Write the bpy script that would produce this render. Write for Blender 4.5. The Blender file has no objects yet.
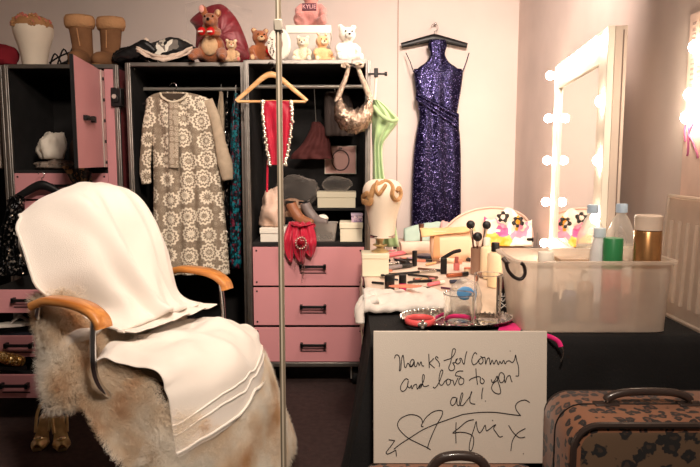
import bpy, bmesh, math, random
from mathutils import Vector, Matrix, Euler, noise as mnoise
random.seed(7)
sc = bpy.context.scene
COL = sc.collection
R = math.radians
PI = math.pi

# ------------------------------------------------------------------ camera
CAMZ, TH, FPX = 1.40, R(6.5), 640.0
cd = bpy.data.cameras.new('camera'); cam = bpy.data.objects.new('camera', cd); COL.objects.link(cam)
cam.location = (0, 0, CAMZ); cam.rotation_euler = (PI / 2 - TH, 0, 0)
cd.sensor_width = 36; cd.lens = 36 * FPX / 700.0; cd.clip_start = .02; cd.clip_end = 60
sc.camera = cam

def ray(px, py):
    u, v = (px - 350) / FPX, (233.5 - py) / FPX
    return u, math.cos(TH) + v * math.sin(TH), -math.sin(TH) + v * math.cos(TH)
def P(px, py, Y):                     # a point of the photograph at a known distance into the room
    x, y, z = ray(px, py); t = Y / y
    return Vector((t * x, Y, CAMZ + t * z))
def PZ(px, py, z):                    # a point of the photograph on a known level
    x, y, dz = ray(px, py); t = (z - CAMZ) / dz
    return Vector((t * x, t * y, z))
def lerp(a, b, t): return a + (b - a) * t
def smooth(t): t = max(0, min(1, t)); return t * t * (3 - 2 * t)
def nz(x, y, z=0): return mnoise.noise(Vector((x, y, z)))

# ------------------------------------------------------------------ materials
def lin(c):
    return tuple((x / 255 / 12.92) if x / 255 <= .04045 else ((x / 255 + .055) / 1.055) ** 2.4 for x in c)
def new_mat(name):
    m = bpy.data.materials.new(name); m.use_nodes = True
    nt = m.node_tree; b = nt.nodes['Principled BSDF']
    return m, nt, b
def N(nt, t, **kw):
    n = nt.nodes.new(t)
    for k, v in kw.items(): setattr(n, k, v)
    return n
def ramp(nt, stops, interp='LINEAR'):
    r = N(nt, 'ShaderNodeValToRGB'); r.color_ramp.interpolation = interp
    e = r.color_ramp.elements
    while len(e) < len(stops): e.new(.5)
    for el, (p, c) in zip(e, stops):
        el.position = p; el.color = (*c, 1) if len(c) == 3 else c
    return r
def math_n(nt, op, a, b=None, c=None):
    n = N(nt, 'ShaderNodeMath', operation=op)
    for i, x in enumerate((a, b, c)):
        if x is None: continue
        if isinstance(x, (int, float)): n.inputs[i].default_value = x
        else: nt.links.new(x, n.inputs[i])
    return n.outputs[0]
def coords(nt): return N(nt, 'ShaderNodeTexCoord').outputs['Object']
def mat(name, col, rough=.55, metal=0., vary=.12, vscale=6., bump=0., bscale=60., sheen=0., trans=0., ior=1.45, emit=None, estr=0., spec=.4, coat=0., alpha=1.):
    m, nt, b = new_mat(name); c = lin(col); L = nt.links.new
    co = coords(nt)
    if vary > 0:
        n = N(nt, 'ShaderNodeTexNoise'); n.inputs['Scale'].default_value = vscale; n.inputs['Detail'].default_value = 4
        L(co, n.inputs['Vector'])
        r = ramp(nt, [(.3, tuple(x * (1 - vary) for x in c)), (.7, tuple(min(1, x * (1 + vary)) for x in c))])
        L(n.outputs['Fac'], r.inputs[0]); L(r.outputs[0], b.inputs['Base Color'])
    else: b.inputs['Base Color'].default_value = (*c, 1)
    if bump > 0:
        n2 = N(nt, 'ShaderNodeTexNoise'); n2.inputs['Scale'].default_value = bscale; n2.inputs['Detail'].default_value = 3
        L(co, n2.inputs['Vector'])
        bp = N(nt, 'ShaderNodeBump'); bp.inputs['Strength'].default_value = bump; bp.inputs['Distance'].default_value = .01
        L(n2.outputs['Fac'], bp.inputs['Height']); L(bp.outputs[0], b.inputs['Normal'])
    b.inputs['Roughness'].default_value = rough; b.inputs['Metallic'].default_value = metal
    b.inputs['Specular IOR Level'].default_value = spec
    b.inputs['Sheen Weight'].default_value = sheen
    b.inputs['Transmission Weight'].default_value = trans; b.inputs['IOR'].default_value = ior
    b.inputs['Coat Weight'].default_value = coat; b.inputs['Alpha'].default_value = alpha
    if emit: b.inputs['Emission Color'].default_value = (*lin(emit), 1); b.inputs['Emission Strength'].default_value = estr
    return m
def clear_mat(name, col, op, rough=.15, gloss=.5):      # thin clear plastic: mostly see-through, some body colour and shine
    m, nt, b = new_mat(name); L = nt.links.new
    b.inputs['Base Color'].default_value = (*lin(col), 1); b.inputs['Roughness'].default_value = rough
    b.inputs['Specular IOR Level'].default_value = gloss
    tr = N(nt, 'ShaderNodeBsdfTransparent'); tl = N(nt, 'ShaderNodeBsdfTranslucent'); tl.inputs[0].default_value = (*lin(col), 1)
    m1 = N(nt, 'ShaderNodeMixShader'); m1.inputs[0].default_value = .45; L(b.outputs[0], m1.inputs[1]); L(tl.outputs[0], m1.inputs[2])
    fr = N(nt, 'ShaderNodeLayerWeight'); fr.inputs[0].default_value = .35
    n = N(nt, 'ShaderNodeTexNoise'); n.inputs['Scale'].default_value = 9; L(coords(nt), n.inputs['Vector'])
    f = math_n(nt, 'MULTIPLY_ADD', fr.outputs['Facing'], (1 - op) * .6, op * .75)
    f = math_n(nt, 'MULTIPLY_ADD', n.outputs['Fac'], op * .5, f)
    m2 = N(nt, 'ShaderNodeMixShader'); L(f, m2.inputs[0]); L(tr.outputs[0], m2.inputs[1]); L(m1.outputs[0], m2.inputs[2])
    L(m2.outputs[0], nt.nodes['Material Output'].inputs[0])
    return m
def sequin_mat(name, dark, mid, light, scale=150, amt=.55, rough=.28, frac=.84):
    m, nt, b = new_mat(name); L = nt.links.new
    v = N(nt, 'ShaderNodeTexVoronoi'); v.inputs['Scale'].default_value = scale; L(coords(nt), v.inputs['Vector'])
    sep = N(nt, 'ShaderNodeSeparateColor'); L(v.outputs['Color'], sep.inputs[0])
    r = ramp(nt, [(0, lin(dark)), (.55, lin(mid)), (frac, lin(mid)), (min(.99, frac + .04), lin(light))]); L(sep.outputs[0], r.inputs[0])  # scattered pale cells paint sequin sparkle into the base colour
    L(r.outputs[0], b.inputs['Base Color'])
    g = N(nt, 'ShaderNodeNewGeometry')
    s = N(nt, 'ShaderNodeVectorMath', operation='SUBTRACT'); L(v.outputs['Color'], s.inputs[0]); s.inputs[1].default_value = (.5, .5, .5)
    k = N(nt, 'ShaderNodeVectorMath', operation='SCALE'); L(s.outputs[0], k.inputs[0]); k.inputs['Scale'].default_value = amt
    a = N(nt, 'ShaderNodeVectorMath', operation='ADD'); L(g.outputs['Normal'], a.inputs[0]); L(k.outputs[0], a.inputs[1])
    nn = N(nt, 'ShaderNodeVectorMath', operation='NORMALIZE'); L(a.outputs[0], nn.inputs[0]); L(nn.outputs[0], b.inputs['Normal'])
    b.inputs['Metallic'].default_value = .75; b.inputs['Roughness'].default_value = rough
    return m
def wood_mat(name, a, c, rough=.35, scale=14, axis=0):
    m, nt, b = new_mat(name); L = nt.links.new
    mp = N(nt, 'ShaderNodeMapping'); s = [scale * 1.0] * 3; s[axis] = scale * .08; mp.inputs['Scale'].default_value = s
    L(coords(nt), mp.inputs['Vector'])
    n = N(nt, 'ShaderNodeTexNoise'); n.inputs['Scale'].default_value = 3; n.inputs['Detail'].default_value = 6; n.inputs['Distortion'].default_value = .6
    L(mp.outputs[0], n.inputs['Vector'])
    r = ramp(nt, [(.3, lin(a)), (.7, lin(c))]); L(n.outputs['Fac'], r.inputs[0]); L(r.outputs[0], b.inputs['Base Color'])
    b.inputs['Roughness'].default_value = rough; b.inputs['Coat Weight'].default_value = .3
    return m
def leopard_mat(name, bg, mid, dark, scale=26, rough=.75):
    m, nt, b = new_mat(name); L = nt.links.new
    co = coords(nt)
    n = N(nt, 'ShaderNodeTexNoise'); n.inputs['Scale'].default_value = 30; n.inputs['Detail'].default_value = 2; L(co, n.inputs['Vector'])
    mx = N(nt, 'ShaderNodeVectorMath', operation='MULTIPLY_ADD'); L(n.outputs['Color'], mx.inputs[0]); mx.inputs[1].default_value = (.022,) * 3; L(co, mx.inputs[2])
    v = N(nt, 'ShaderNodeTexVoronoi'); v.inputs['Scale'].default_value = scale; v.inputs['Randomness'].default_value = .8; L(mx.outputs[0], v.inputs['Vector'])
    n3 = N(nt, 'ShaderNodeTexNoise'); n3.inputs['Scale'].default_value = 48; L(co, n3.inputs['Vector'])
    d = math_n(nt, 'MULTIPLY_ADD', n3.outputs['Fac'], .55, v.outputs['Distance'])
    r = ramp(nt, [(0, lin(mid)), (.40, lin(mid)), (.47, lin(dark)), (.66, lin(dark)), (.72, lin(bg)), (1, lin(bg))]); L(d, r.inputs[0])
    L(r.outputs[0], b.inputs['Base Color']); b.inputs['Roughness'].default_value = rough; b.inputs['Sheen Weight'].default_value = .2
    return m
def patch_mat(name, cols, scale=14, rough=.7, distort=.05, interp='CONSTANT'):
    m, nt, b = new_mat(name); L = nt.links.new
    co = coords(nt)
    n = N(nt, 'ShaderNodeTexNoise'); n.inputs['Scale'].default_value = scale * .8; L(co, n.inputs['Vector'])
    mx = N(nt, 'ShaderNodeVectorMath', operation='MULTIPLY_ADD'); L(n.outputs['Color'], mx.inputs[0]); mx.inputs[1].default_value = (distort,) * 3; L(co, mx.inputs[2])
    v = N(nt, 'ShaderNodeTexVoronoi'); v.inputs['Scale'].default_value = scale; L(mx.outputs[0], v.inputs['Vector'])
    sep = N(nt, 'ShaderNodeSeparateColor'); L(v.outputs['Color'], sep.inputs[0])
    r = ramp(nt, [(i / len(cols), lin(c)) for i, c in enumerate(cols)], interp); L(sep.outputs[0], r.inputs[0])
    L(r.outputs[0], b.inputs['Base Color']); b.inputs['Roughness'].default_value = rough
    return m
def lace_mat(name, ground, thread, scale=10.5):
    m, nt, b = new_mat(name); L = nt.links.new
    co = coords(nt)
    mp = N(nt, 'ShaderNodeMapping'); mp.inputs['Scale'].default_value = (1, 0, 1); L(co, mp.inputs['Vector'])
    def ros(sc_, petals, freq):
        v = N(nt, 'ShaderNodeTexVoronoi'); v.inputs['Scale'].default_value = sc_; v.inputs['Randomness'].default_value = .32
        L(mp.outputs[0], v.inputs['Vector'])
        s = N(nt, 'ShaderNodeVectorMath', operation='SUBTRACT'); L(mp.outputs[0], s.inputs[0]); L(v.outputs['Position'], s.inputs[1])
        x = N(nt, 'ShaderNodeSeparateXYZ'); L(s.outputs[0], x.inputs[0])
        ang = math_n(nt, 'ARCTAN2', x.outputs[0], x.outputs[2])
        pet = math_n(nt, 'SINE', math_n(nt, 'MULTIPLY', ang, petals))
        d = v.outputs['Distance']
        d2 = math_n(nt, 'MULTIPLY_ADD', pet, .035, d)
        ring = math_n(nt, 'SINE', math_n(nt, 'MULTIPLY', d2, freq))
        inside = math_n(nt, 'LESS_THAN', d2, .52)
        return math_n(nt, 'MULTIPLY', math_n(nt, 'GREATER_THAN', ring, -.15), inside)
    a = ros(scale, 12, 33); c = ros(scale * 2.6, 6, 26)
    f = math_n(nt, 'MAXIMUM', a, math_n(nt, 'MULTIPLY', c, .22))
    mix = N(nt, 'ShaderNodeMix', data_type='RGBA'); L(f, mix.inputs['Factor']); mix.inputs['A'].default_value = (*lin(ground), 1); mix.inputs['B'].default_value = (*lin(thread), 1)
    L(mix.outputs['Result'], b.inputs['Base Color'])
    bp = N(nt, 'ShaderNodeBump'); bp.inputs['Strength'].default_value = .5; bp.inputs['Distance'].default_value = .004; L(f, bp.inputs['Height']); L(bp.outputs[0], b.inputs['Normal'])
    b.inputs['Roughness'].default_value = .8
    return m

# ------------------------------------------------------------------ mesh building
class MB:
    def __init__(s): s.v = []; s.f = []
    def add(s, vs, fs):
        b = len(s.v); s.v += [tuple(x) for x in vs]; s.f += [tuple(i + b for i in q) for q in fs]; return s
    def box(s, x0, x1, y0, y1, z0, z1, M=None):
        vs = [Vector((x, y, z)) for z in (z0, z1) for y in (y0, y1) for x in (x0, x1)]
        if M is not None: vs = [M @ v for v in vs]
        return s.add(vs, [(0, 2, 3, 1), (4, 5, 7, 6), (0, 1, 5, 4), (2, 6, 7, 3), (0, 4, 6, 2), (1, 3, 7, 5)])
    def rings(s, rings, cap=True, closed=True):
        n = len(rings[0]); vs = [p for r in rings for p in r]; fs = []
        for i in range(len(rings) - 1):
            for j in range(n if closed else n - 1):
                k = (j + 1) % n
                fs.append((i * n + j, i * n + k, (i + 1) * n + k, (i + 1) * n + j))
        if cap:
            fs.append(tuple(range(n - 1, -1, -1))); fs.append(tuple((len(rings) - 1) * n + j for j in range(n)))
        return s.add(vs, fs)
    def lathe(s, prof, n=24, c=(0, 0, 0), cap=True, sx=1, sy=1):
        c = Vector(c)
        return s.rings([[c + Vector((r * sx * math.cos(2 * PI * j / n), r * sy * math.sin(2 * PI * j / n), z)) for j in range(n)] for r, z in prof], cap)
    def tube(s, path, r, n=8, closed=False, cap=True, flat=1.0):
        path = [Vector(p) for p in path]; rings = []; up = None
        m = len(path)
        for i, p in enumerate(path):
            a = path[(i - 1) % m] if closed or i > 0 else p
            b = path[(i + 1) % m] if closed or i < m - 1 else p
            t = (b - a).normalized() if (b - a).length > 1e-9 else Vector((0, 0, 1))
            if up is None:
                up = Vector((0, 0, 1)) if abs(t.z) < .9 else Vector((1, 0, 0))
            x = up - t * up.dot(t)
            if x.length < 1e-6: x = t.orthogonal()
            x.normalize(); y = t.cross(x); up = x
            rr = r[i] if isinstance(r, (list, tuple)) else r
            rings.append([p + (x * math.cos(2 * PI * j / n) + y * flat * math.sin(2 * PI * j / n)) * rr for j in range(n)])
        if closed: rings.append(rings[0]); cap = False
        return s.rings(rings, cap)
    def cyl(s, p0, p1, r0, r1=None, n=16): return s.tube([p0, p1], [r0, r0 if r1 is None else r1], n)
    def ell(s, c, r, n=16, M=None):
        c = Vector(c); r = (r, r, r) if isinstance(r, (int, float)) else r; m = max(6, n // 2); vs = []; fs = []
        for i in range(m + 1):
            a = PI * i / m
            if i in (0, m): vs.append(Vector((0, 0, math.cos(a) * r[2])))
            else:
                for j in range(n):
                    b = 2 * PI * j / n; vs.append(Vector((math.sin(a) * math.cos(b) * r[0], math.sin(a) * math.sin(b) * r[1], math.cos(a) * r[2])))
        vs = [c + (M @ v if M is not None else v) for v in vs]
        for j in range(n): fs.append((0, 1 + j, 1 + (j + 1) % n))
        for i in range(m - 2):
            for j in range(n):
                a = 1 + i * n + j; b = 1 + i * n + (j + 1) % n; fs.append((a, a + n, b + n, b))
        last = len(vs) - 1; o = 1 + (m - 2) * n
        for j in range(n): fs.append((o + j, last, o + (j + 1) % n))
        return s.add(vs, fs)
    def grid(s, fn, nu, nv):
        vs = [fn(i / nu, j / nv) for i in range(nu + 1) for j in range(nv + 1)]
        return s.add(vs, [(i * (nv + 1) + j, (i + 1) * (nv + 1) + j, (i + 1) * (nv + 1) + j + 1, i * (nv + 1) + j + 1) for i in range(nu) for j in range(nv)])
    def prism(s, poly, y0, y1):                         # polygon in x,z pushed along y
        n = len(poly); vs = [(x, y0, z) for x, z in poly] + [(x, y1, z) for x, z in poly]
        return s.add(vs, [tuple(range(n)), tuple(range(2 * n - 1, n - 1, -1))] + [(i, i + n, (i + 1) % n + n, (i + 1) % n) for i in range(n)])
    def shift(s, d):
        d = Vector(d); s.v = [tuple(Vector(p) - d) for p in s.v]; return s
    def xform(s, M): s.v = [tuple(M @ Vector(p)) for p in s.v]; return s

def link_mesh(name, me, m, parent=None, loc=(0, 0, 0), rz=0):
    o = bpy.data.objects.new(name, me); COL.objects.link(o); o.location = loc; o.rotation_euler = (0, 0, rz)
    if m is not None:
        me.materials.clear(); me.materials.append(m)
    if parent is not None: o.parent = parent
    return o
def obj(name, mb, m, parent=None, loc=(0, 0, 0), rz=0, bevel=0, solid=0, sub=0, sharp=40, flat=False):
    me = bpy.data.meshes.new(name); me.from_pydata([tuple(p) for p in mb.v], [], mb.f); me.validate()
    bm = bmesh.new(); bm.from_mesh(me); bmesh.ops.recalc_face_normals(bm, faces=bm.faces); bm.to_mesh(me); bm.free()
    o = link_mesh(name, me, m, parent, loc, rz)
    if not flat:
        me.polygons.foreach_set('use_smooth', [True] * len(me.polygons))
        if sharp < 180: me.set_sharp_from_angle(angle=R(sharp))
    if solid: d = o.modifiers.new('thick', 'SOLIDIFY'); d.thickness = solid; d.offset = 0
    if bevel: d = o.modifiers.new('edge', 'BEVEL'); d.width = bevel; d.segments = 2; d.limit_method = 'ANGLE'
    if sub: d = o.modifiers.new('round', 'SUBSURF'); d.levels = sub; d.render_levels = sub
    return o
def tag(o, label=None, cat=None, group=None, kind=None):
    if label: o['label'] = label
    if cat: o['category'] = cat
    if group: o['group'] = group
    if kind: o['kind'] = kind
    return o
def thing(name, label, cat, loc=(0, 0, 0), rz=0, group=None):
    o = bpy.data.objects.new(name, None); COL.objects.link(o); o.empty_display_size = .05
    o.location = loc; o.rotation_euler = (0, 0, rz)
    return tag(o, label, cat, group)
def struct(name, mb, m, parent=None, **k):
    o = obj(name, mb, m, parent, **k)
    if parent is None: o['kind'] = 'structure'
    return o
def copy_tree(o, parent=None):
    c = o.copy(); COL.objects.link(c)
    if parent is not None: c.parent = parent
    for ch in list(o.children): copy_tree(ch, c)
    return c
def blob(mb, voxel, smooth_it=4):                       # melts overlapping lumps into one continuous skin
    me = bpy.data.meshes.new('tmp'); me.from_pydata(mb.v, [], mb.f)
    o = bpy.data.objects.new('tmp', me); COL.objects.link(o)
    r = o.modifiers.new('r', 'REMESH'); r.mode = 'VOXEL'; r.voxel_size = voxel
    s = o.modifiers.new('s', 'SMOOTH'); s.iterations = smooth_it; s.factor = .5
    dg = bpy.context.evaluated_depsgraph_get(); dg.update()
    nm = bpy.data.meshes.new_from_object(o.evaluated_get(dg))
    bpy.data.objects.remove(o); bpy.data.meshes.remove(me)
    out = MB(); out.v = [tuple(v.co) for v in nm.vertices]; out.f = [tuple(p.vertices) for p in nm.polygons]
    bpy.data.meshes.remove(nm)
    return out
def curve_pts(pts, k=6, closed=False):                  # smooth curve through points
    pts = [Vector(p) for p in pts]; n = len(pts); out = []
    for i in range(n if closed else n - 1):
        p0 = pts[(i - 1) % n] if closed or i > 0 else pts[0]; p1 = pts[i]; p2 = pts[(i + 1) % n]
        p3 = pts[(i + 2) % n] if closed or i + 2 < n else pts[-1]
        for j in range(k):
            t = j / k
            out.append(.5 * ((2 * p1) + (p2 - p0) * t + (2 * p0 - 5 * p1 + 4 * p2 - p3) * t * t + (3 * p1 - p0 - 3 * p2 + p3) * t ** 3))
    if not closed: out.append(pts[-1])
    return out
def rows_interp(rows, k=5): return [tuple(p) for p in curve_pts(rows, k)]
def garment_mb(rows, Y, thick=.04, fold=.01, nf=4, n=28, seed=0, k=5, tilt=0.):
    """rows: (py, left px, right px) down the garment as it hangs at distance Y."""
    mb = MB(); rings = []
    rs = rows_interp(rows, k)
    for i, (py, xl, xr) in enumerate(rs):
        a, b = P(xl, py, Y), P(xr, py, Y); v = i / (len(rs) - 1); ring = []
        th = thick
        for side in (0, 1):
            for j in range(n):
                t = j / n if side == 0 else 1 - j / n
                x = lerp(a.x, b.x, t); e = math.sqrt(max(0, 1 - (2 * t - 1) ** 2)) ** .7
                w = fold * smooth(v * 2) * math.sin(2 * PI * nf * t + 1.3 * math.sin(3 * v + seed) + seed) + fold * .8 * nz(t * 6 + seed, v * 7, seed)
                y = Y + tilt * v + (-th * e if side == 0 else th * .8 * e) + w * e
                ring.append(Vector((x, y, a.z + (b.z - a.z) * t)))
        rings.append(ring)
    return mb.rings(rings)
def place(mb):                                          # recentre a world-space mesh on its own base; returns the base
    xs = [p[0] for p in mb.v]; ys = [p[1] for p in mb.v]; z = min(p[2] for p in mb.v)
    c = Vector(((min(xs) + max(xs)) / 2, (min(ys) + max(ys)) / 2, z)); mb.shift(c); return c
def single(name, mb, m, label, cat, group=None, loc=None, rz=0, **k):
    if loc is None: loc = place(mb)
    o = obj(name, mb, m, None, loc, rz, **k); return tag(o, label, cat, group)
def text_mesh(s, size, ext=.0008):
    c = bpy.data.curves.new('t', 'FONT'); c.body = s; c.size = size; c.extrude = ext; c.align_x = 'CENTER'; c.align_y = 'CENTER'
    o = bpy.data.objects.new('t', c); COL.objects.link(o)
    dg = bpy.context.evaluated_depsgraph_get(); dg.update()
    nm = bpy.data.meshes.new_from_object(o.evaluated_get(dg)); bpy.data.objects.remove(o)
    out = MB(); out.v = [tuple(v.co) for v in nm.vertices]; out.f = [tuple(p.vertices) for p in nm.polygons]
    bpy.data.meshes.remove(nm); return out
def crumple(c, r, seed, amp=.3, freq=9, n=40, flatten=None):
    mb = MB().ell((0, 0, 0), 1, n)
    c = Vector(c); out = []
    for p in mb.v:
        d = Vector(p); k = 1 + amp * (nz(d.x * 1.6 + seed, d.y * 1.6, d.z * 1.6 + seed) + .5 * abs(nz(d.x * freq * .5, d.y * freq * .5 + seed, d.z * freq * .5)))
        q = Vector((d.x * r[0] * k, d.y * r[1] * k, d.z * r[2] * k))
        if flatten is not None: q.z = max(q.z, -flatten)
        out.append(tuple(c + q))
    mb.v = out; return mb

# ------------------------------------------------------------------ palette
W_WALL = mat('wall_paint', (226, 211, 203), .8, vary=.04, vscale=2, bump=.05, bscale=120)
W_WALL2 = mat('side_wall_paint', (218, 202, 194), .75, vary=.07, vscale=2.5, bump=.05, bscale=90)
M_FLOOR = mat('floor_carpet', (58, 42, 40), .85, vary=.25, vscale=30, bump=.3, bscale=200)
M_CEIL = mat('ceiling_paint', (120, 108, 100), .9, vary=.03)
M_PINK = mat('pink_laminate', (212, 146, 150), .42, vary=.04, vscale=3, bump=.03, bscale=200)
M_MAROON = mat('maroon_board', (120, 52, 56), .5)
M_BLACKIN = mat('black_lining', (30, 28, 28), .85, vary=.3, vscale=8)
M_ALU = mat('aluminium', (150, 144, 138), .42, 1, vary=.12, vscale=20)
M_STEEL = mat('steel_strip', (215, 208, 198), .35, .6, vary=.08)
M_BLACK = mat('black_plastic', (22, 21, 22), .4, vary=.1)
M_RUBBER = mat('rubber', (25, 25, 26), .7)
M_CHROME = mat('chrome', (210, 210, 212), .15, 1, vary=0)
M_WOOD = wood_mat('honey_wood', (176, 104, 44), (222, 152, 82))
M_WOODH = wood_mat('pale_wood', (205, 150, 92), (235, 190, 135), .45)
M_CANVAS = mat('wig_canvas', (236, 220, 200), .85, vary=.05, bump=.2, bscale=250)
M_TOWEL = mat('white_towelling', (234, 224, 214), .95, vary=.03, bump=.35, bscale=420, sheen=.3)
M_WHITECARD = mat('white_card', (236, 228, 214), .7, vary=.03)
M_CREAMCARD = mat('cream_card', (232, 222, 196), .7, vary=.03)
M_RED = mat('red_satin', (178, 14, 48), .42, vary=.15, vscale=12, sheen=.3)
M_REDF = mat('red_foil', (128, 8, 30), .35, .1, vary=.25, vscale=8, bump=.2, bscale=20)
M_GOLD = mat('gold_leather', (206, 178, 128), .32, .55, vary=.2, vscale=25)
M_BRONZE = mat('bronze_lace', (186, 142, 96), .5, .2, vary=.25, vscale=40, bump=.5, bscale=220)
M_SILVER = mat('silver_metal', (205, 198, 190), .25, 1, vary=.2, vscale=15)
M_CREAMCLOTH = mat('cream_cloth', (226, 204, 186), .9, vary=.05, bump=.2, bscale=150)
M_DARKCLOTH = mat('black_cloth', (20, 19, 20), .9, vary=.25, bump=.25, bscale=120)
M_CLEAR = clear_mat('clear_plastic', (236, 226, 216), .30, .12, .6)
M_FROST = clear_mat('frosted_plastic', (240, 226, 212), .40, .3, .5)
M_WATERB = clear_mat('bottle_plastic', (232, 228, 222), .30, .08, .8)
M_GLASS = mat('drinking_glass', (252, 250, 246), .02, vary=0, trans=1, ior=1.3, spec=.5)
M_MIRROR = mat('mirror_silver', (236, 232, 226), .03, 1, vary=0)
M_FRAMEW = mat('white_gloss_frame', (250, 240, 224), .4, vary=.02)
M_BULB = mat('lit_bulb', (255, 240, 215), .3, vary=0, emit=(255, 236, 210), estr=75)
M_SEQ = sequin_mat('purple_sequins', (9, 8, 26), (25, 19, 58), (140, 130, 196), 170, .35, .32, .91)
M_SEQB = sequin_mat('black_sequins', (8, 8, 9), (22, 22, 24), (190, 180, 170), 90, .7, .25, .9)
M_SEQT = patch_mat('teal_floral_sequins', [(14, 22, 28), (20, 110, 126), (12, 30, 40), (120, 40, 60), (24, 120, 130), (10, 14, 20), (16, 24, 32)], 70, .35)
M_LACE = lace_mat('rosette_lace', (136, 119, 100), (234, 220, 198), 8.6)
M_NET = mat('sheer_net', (186, 166, 142), .85, vary=.12, vscale=25, bump=.2)
M_GREEN = mat('green_chiffon', (166, 192, 140), .7, vary=.15, vscale=8, sheen=.4)
M_LEO = leopard_mat('leopard_print', (132, 86, 60), (92, 54, 38), (24, 15, 14))
M_LEOD = leopard_mat('dark_leopard_print', (92, 70, 50), (52, 38, 28), (12, 10, 10), 17)
M_BROWNTRIM = mat('brown_leather_trim', (56, 45, 41), .35, vary=.15, coat=.3)
M_INK = mat('black_marker_ink', (30, 26, 30), .6, vary=0)
M_HOTPINK = mat('hot_pink', (240, 50, 130), .5, vary=.05)
# ------------------------------------------------------------------ the setting
YB, XR, XL, ZC = 5.55, 1.42, -3.4, 3.05
struct('floor', MB().box(XL - .1, XR + .1, -.6, YB + .1, -.05, 0), M_FLOOR)
struct('wall_back', MB().box(XL - .1, XR + .1, YB, YB + .1, 0, ZC), W_WALL)
struct('wall_right', MB().box(XR, XR + .1, 1.2, YB, 0, ZC), W_WALL2)
struct('wall_left', MB().box(XL - .1, XL, 1.2, YB, 0, ZC), W_WALL)
struct('ceiling', MB().box(XL - .1, XR + .1, .2, YB + .1, ZC, ZC + .05), M_CEIL)
xs = P(397, 150, YB).x
struct('trim_1', MB().box(xs - .004, xs + .004, YB - .004, YB, 0, ZC), mat('panel_joint', (176, 150, 138), .8, vary=0))
# the joint where two panes of the display window meet
g = P(281, 233, 1.0).x
w1 = tag(bpy.data.objects.new('window_1', None), kind='structure'); COL.objects.link(w1); w1.location = (g, 1.0, 0)
for s in (-1, 1):
    obj('pane_edge', MB().box(-.0014 + s * .0026, .0014 + s * .0026, -.006, .006, .0, 2.6), mat('polished_glass_edge', (150, 136, 116), .4, vary=.05), w1)
obj('silicone_seal', MB().box(-.0013, .0013, -.0075, .0045, .0, 2.6), mat('silicone', (232, 218, 196), .5, vary=.1, vscale=12), w1)
zc = P(279, 26, 1.0).z
obj('pane_clip', MB().box(-.0065, .0065, -.009, .009, zc - .009, zc + .009), mat('clear_clip', (196, 186, 170), .2, vary=.05, coat=.5), w1, bevel=.002)

# ------------------------------------------------------------------ lights
def area(name, loc, target, size, power, col):
    l = bpy.data.lights.new(name, 'AREA'); l.shape = 'DISK'; l.size = size; l.energy = power; l.color = lin(col)
    o = bpy.data.objects.new(name, l); COL.objects.link(o); o.location = loc
    d = Vector(target) - Vector(loc); o.rotation_euler = d.to_track_quat('-Z', 'Y').to_euler(); l.spread = R(110); return o
area('ceiling_spot', (.3, .45, 2.95), (-.75, 2.7, .7), .35, 39, (255, 238, 220))
area('ceiling_spot', (-.5, 1.9, 3.0), (-.7, 4.0, 1.0), .4, 20, (255, 236, 220))
area('ceiling_spot', (.75, 2.9, 3.0), (.75, 5.4, 1.7), .5, 54, (255, 234, 220))
area('ceiling_spot', (.6, .5, 2.95), (.75, 2.5, .6), .35, 5, (255, 222, 196))
wd = bpy.data.worlds.new('room'); sc.world = wd; wd.use_nodes = True
wd.node_tree.nodes['Background'].inputs[0].default_value = (*lin((255, 226, 206)), 1); wd.node_tree.nodes['Background'].inputs[1].default_value = .05
sc.view_settings.view_transform = 'Standard'; sc.view_settings.look = 'None'; sc.view_settings.exposure = 0.0
sc.cycles.use_denoising = True
sc.cycles.max_bounces = 8; sc.cycles.transparent_max_bounces = 24; sc.cycles.caustics_reflective = False; sc.cycles.caustics_refractive = False
sc.cycles.sample_clamp_indirect = 6

# ------------------------------------------------------------------ flight-case wardrobe trunks
TRUNKS = 'flight-case wardrobe trunks along the back'
def trunk(label, x0, x1, yf, ztop, rail=None, d=.6, outer=M_MAROON, zb=.135):
    w = x1 - x0; h = w / 2; t = .018
    r = thing('wardrobe_trunk', label, 'wardrobe trunk', ((x0 + x1) / 2, yf, 0), 0, TRUNKS)
    for s in (-1, 1):
        sp = obj('side_panel', MB().box(min(s * h, s * (h - t)), max(s * h, s * (h - t)), .01, d, zb, ztop), M_BLACKIN, r)
        obj('outer_skin', MB().box(min(s * h, s * (h + .002)), max(s * h, s * (h + .002)), .03, d, zb + .02, ztop - .02), outer, sp)
    obj('back_panel', MB().box(-h + t, h - t, d - t, d, zb, ztop), M_BLACKIN, r)
    obj('top_panel', MB().box(-h + t, h - t, .01, d - t, ztop - t, ztop), M_BLACKIN, r)
    obj('base_panel', MB().box(-h + t, h - t, .01, d - t, zb, zb + t), M_BLACKIN, r)
    e = .016
    fr = MB()
    for s in (-1, 1):
        x = s * (h - e / 2 + .002)
        fr.box(x - e, x + e, -.012, .012, zb, ztop)
        fr.box(x - e * .35, x + e * .35, -.018, -.0115, zb, ztop)
    fr.box(-h, h, -.011, .0115, ztop - .022, ztop + .003); fr.box(-h, h, -.011, .0115, zb - .003, zb + .024)
    obj('edge_frame', fr, M_ALU, r, bevel=.003)
    for sx in (-1, 1):
        for y in (.07, d - .07):
            c = obj('caster', MB().cyl((sx * (h - .08) - .016, y, .05), (sx * (h - .08) + .016, y, .05), .05, n=20), M_RUBBER, r)
            obj('caster_fork', MB().box(sx * (h - .08) - .028, sx * (h - .08) - .02, y - .03, y + .03, .04, zb).box(sx * (h - .08) + .02, sx * (h - .08) + .028, y - .03, y + .03, .04, zb), M_STEEL, c)
    if rail:
        obj('hanging_rail', MB().cyl((-h + t, .25, rail), (h - t, .25, rail), .012), M_STEEL, r)
    return r
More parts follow.
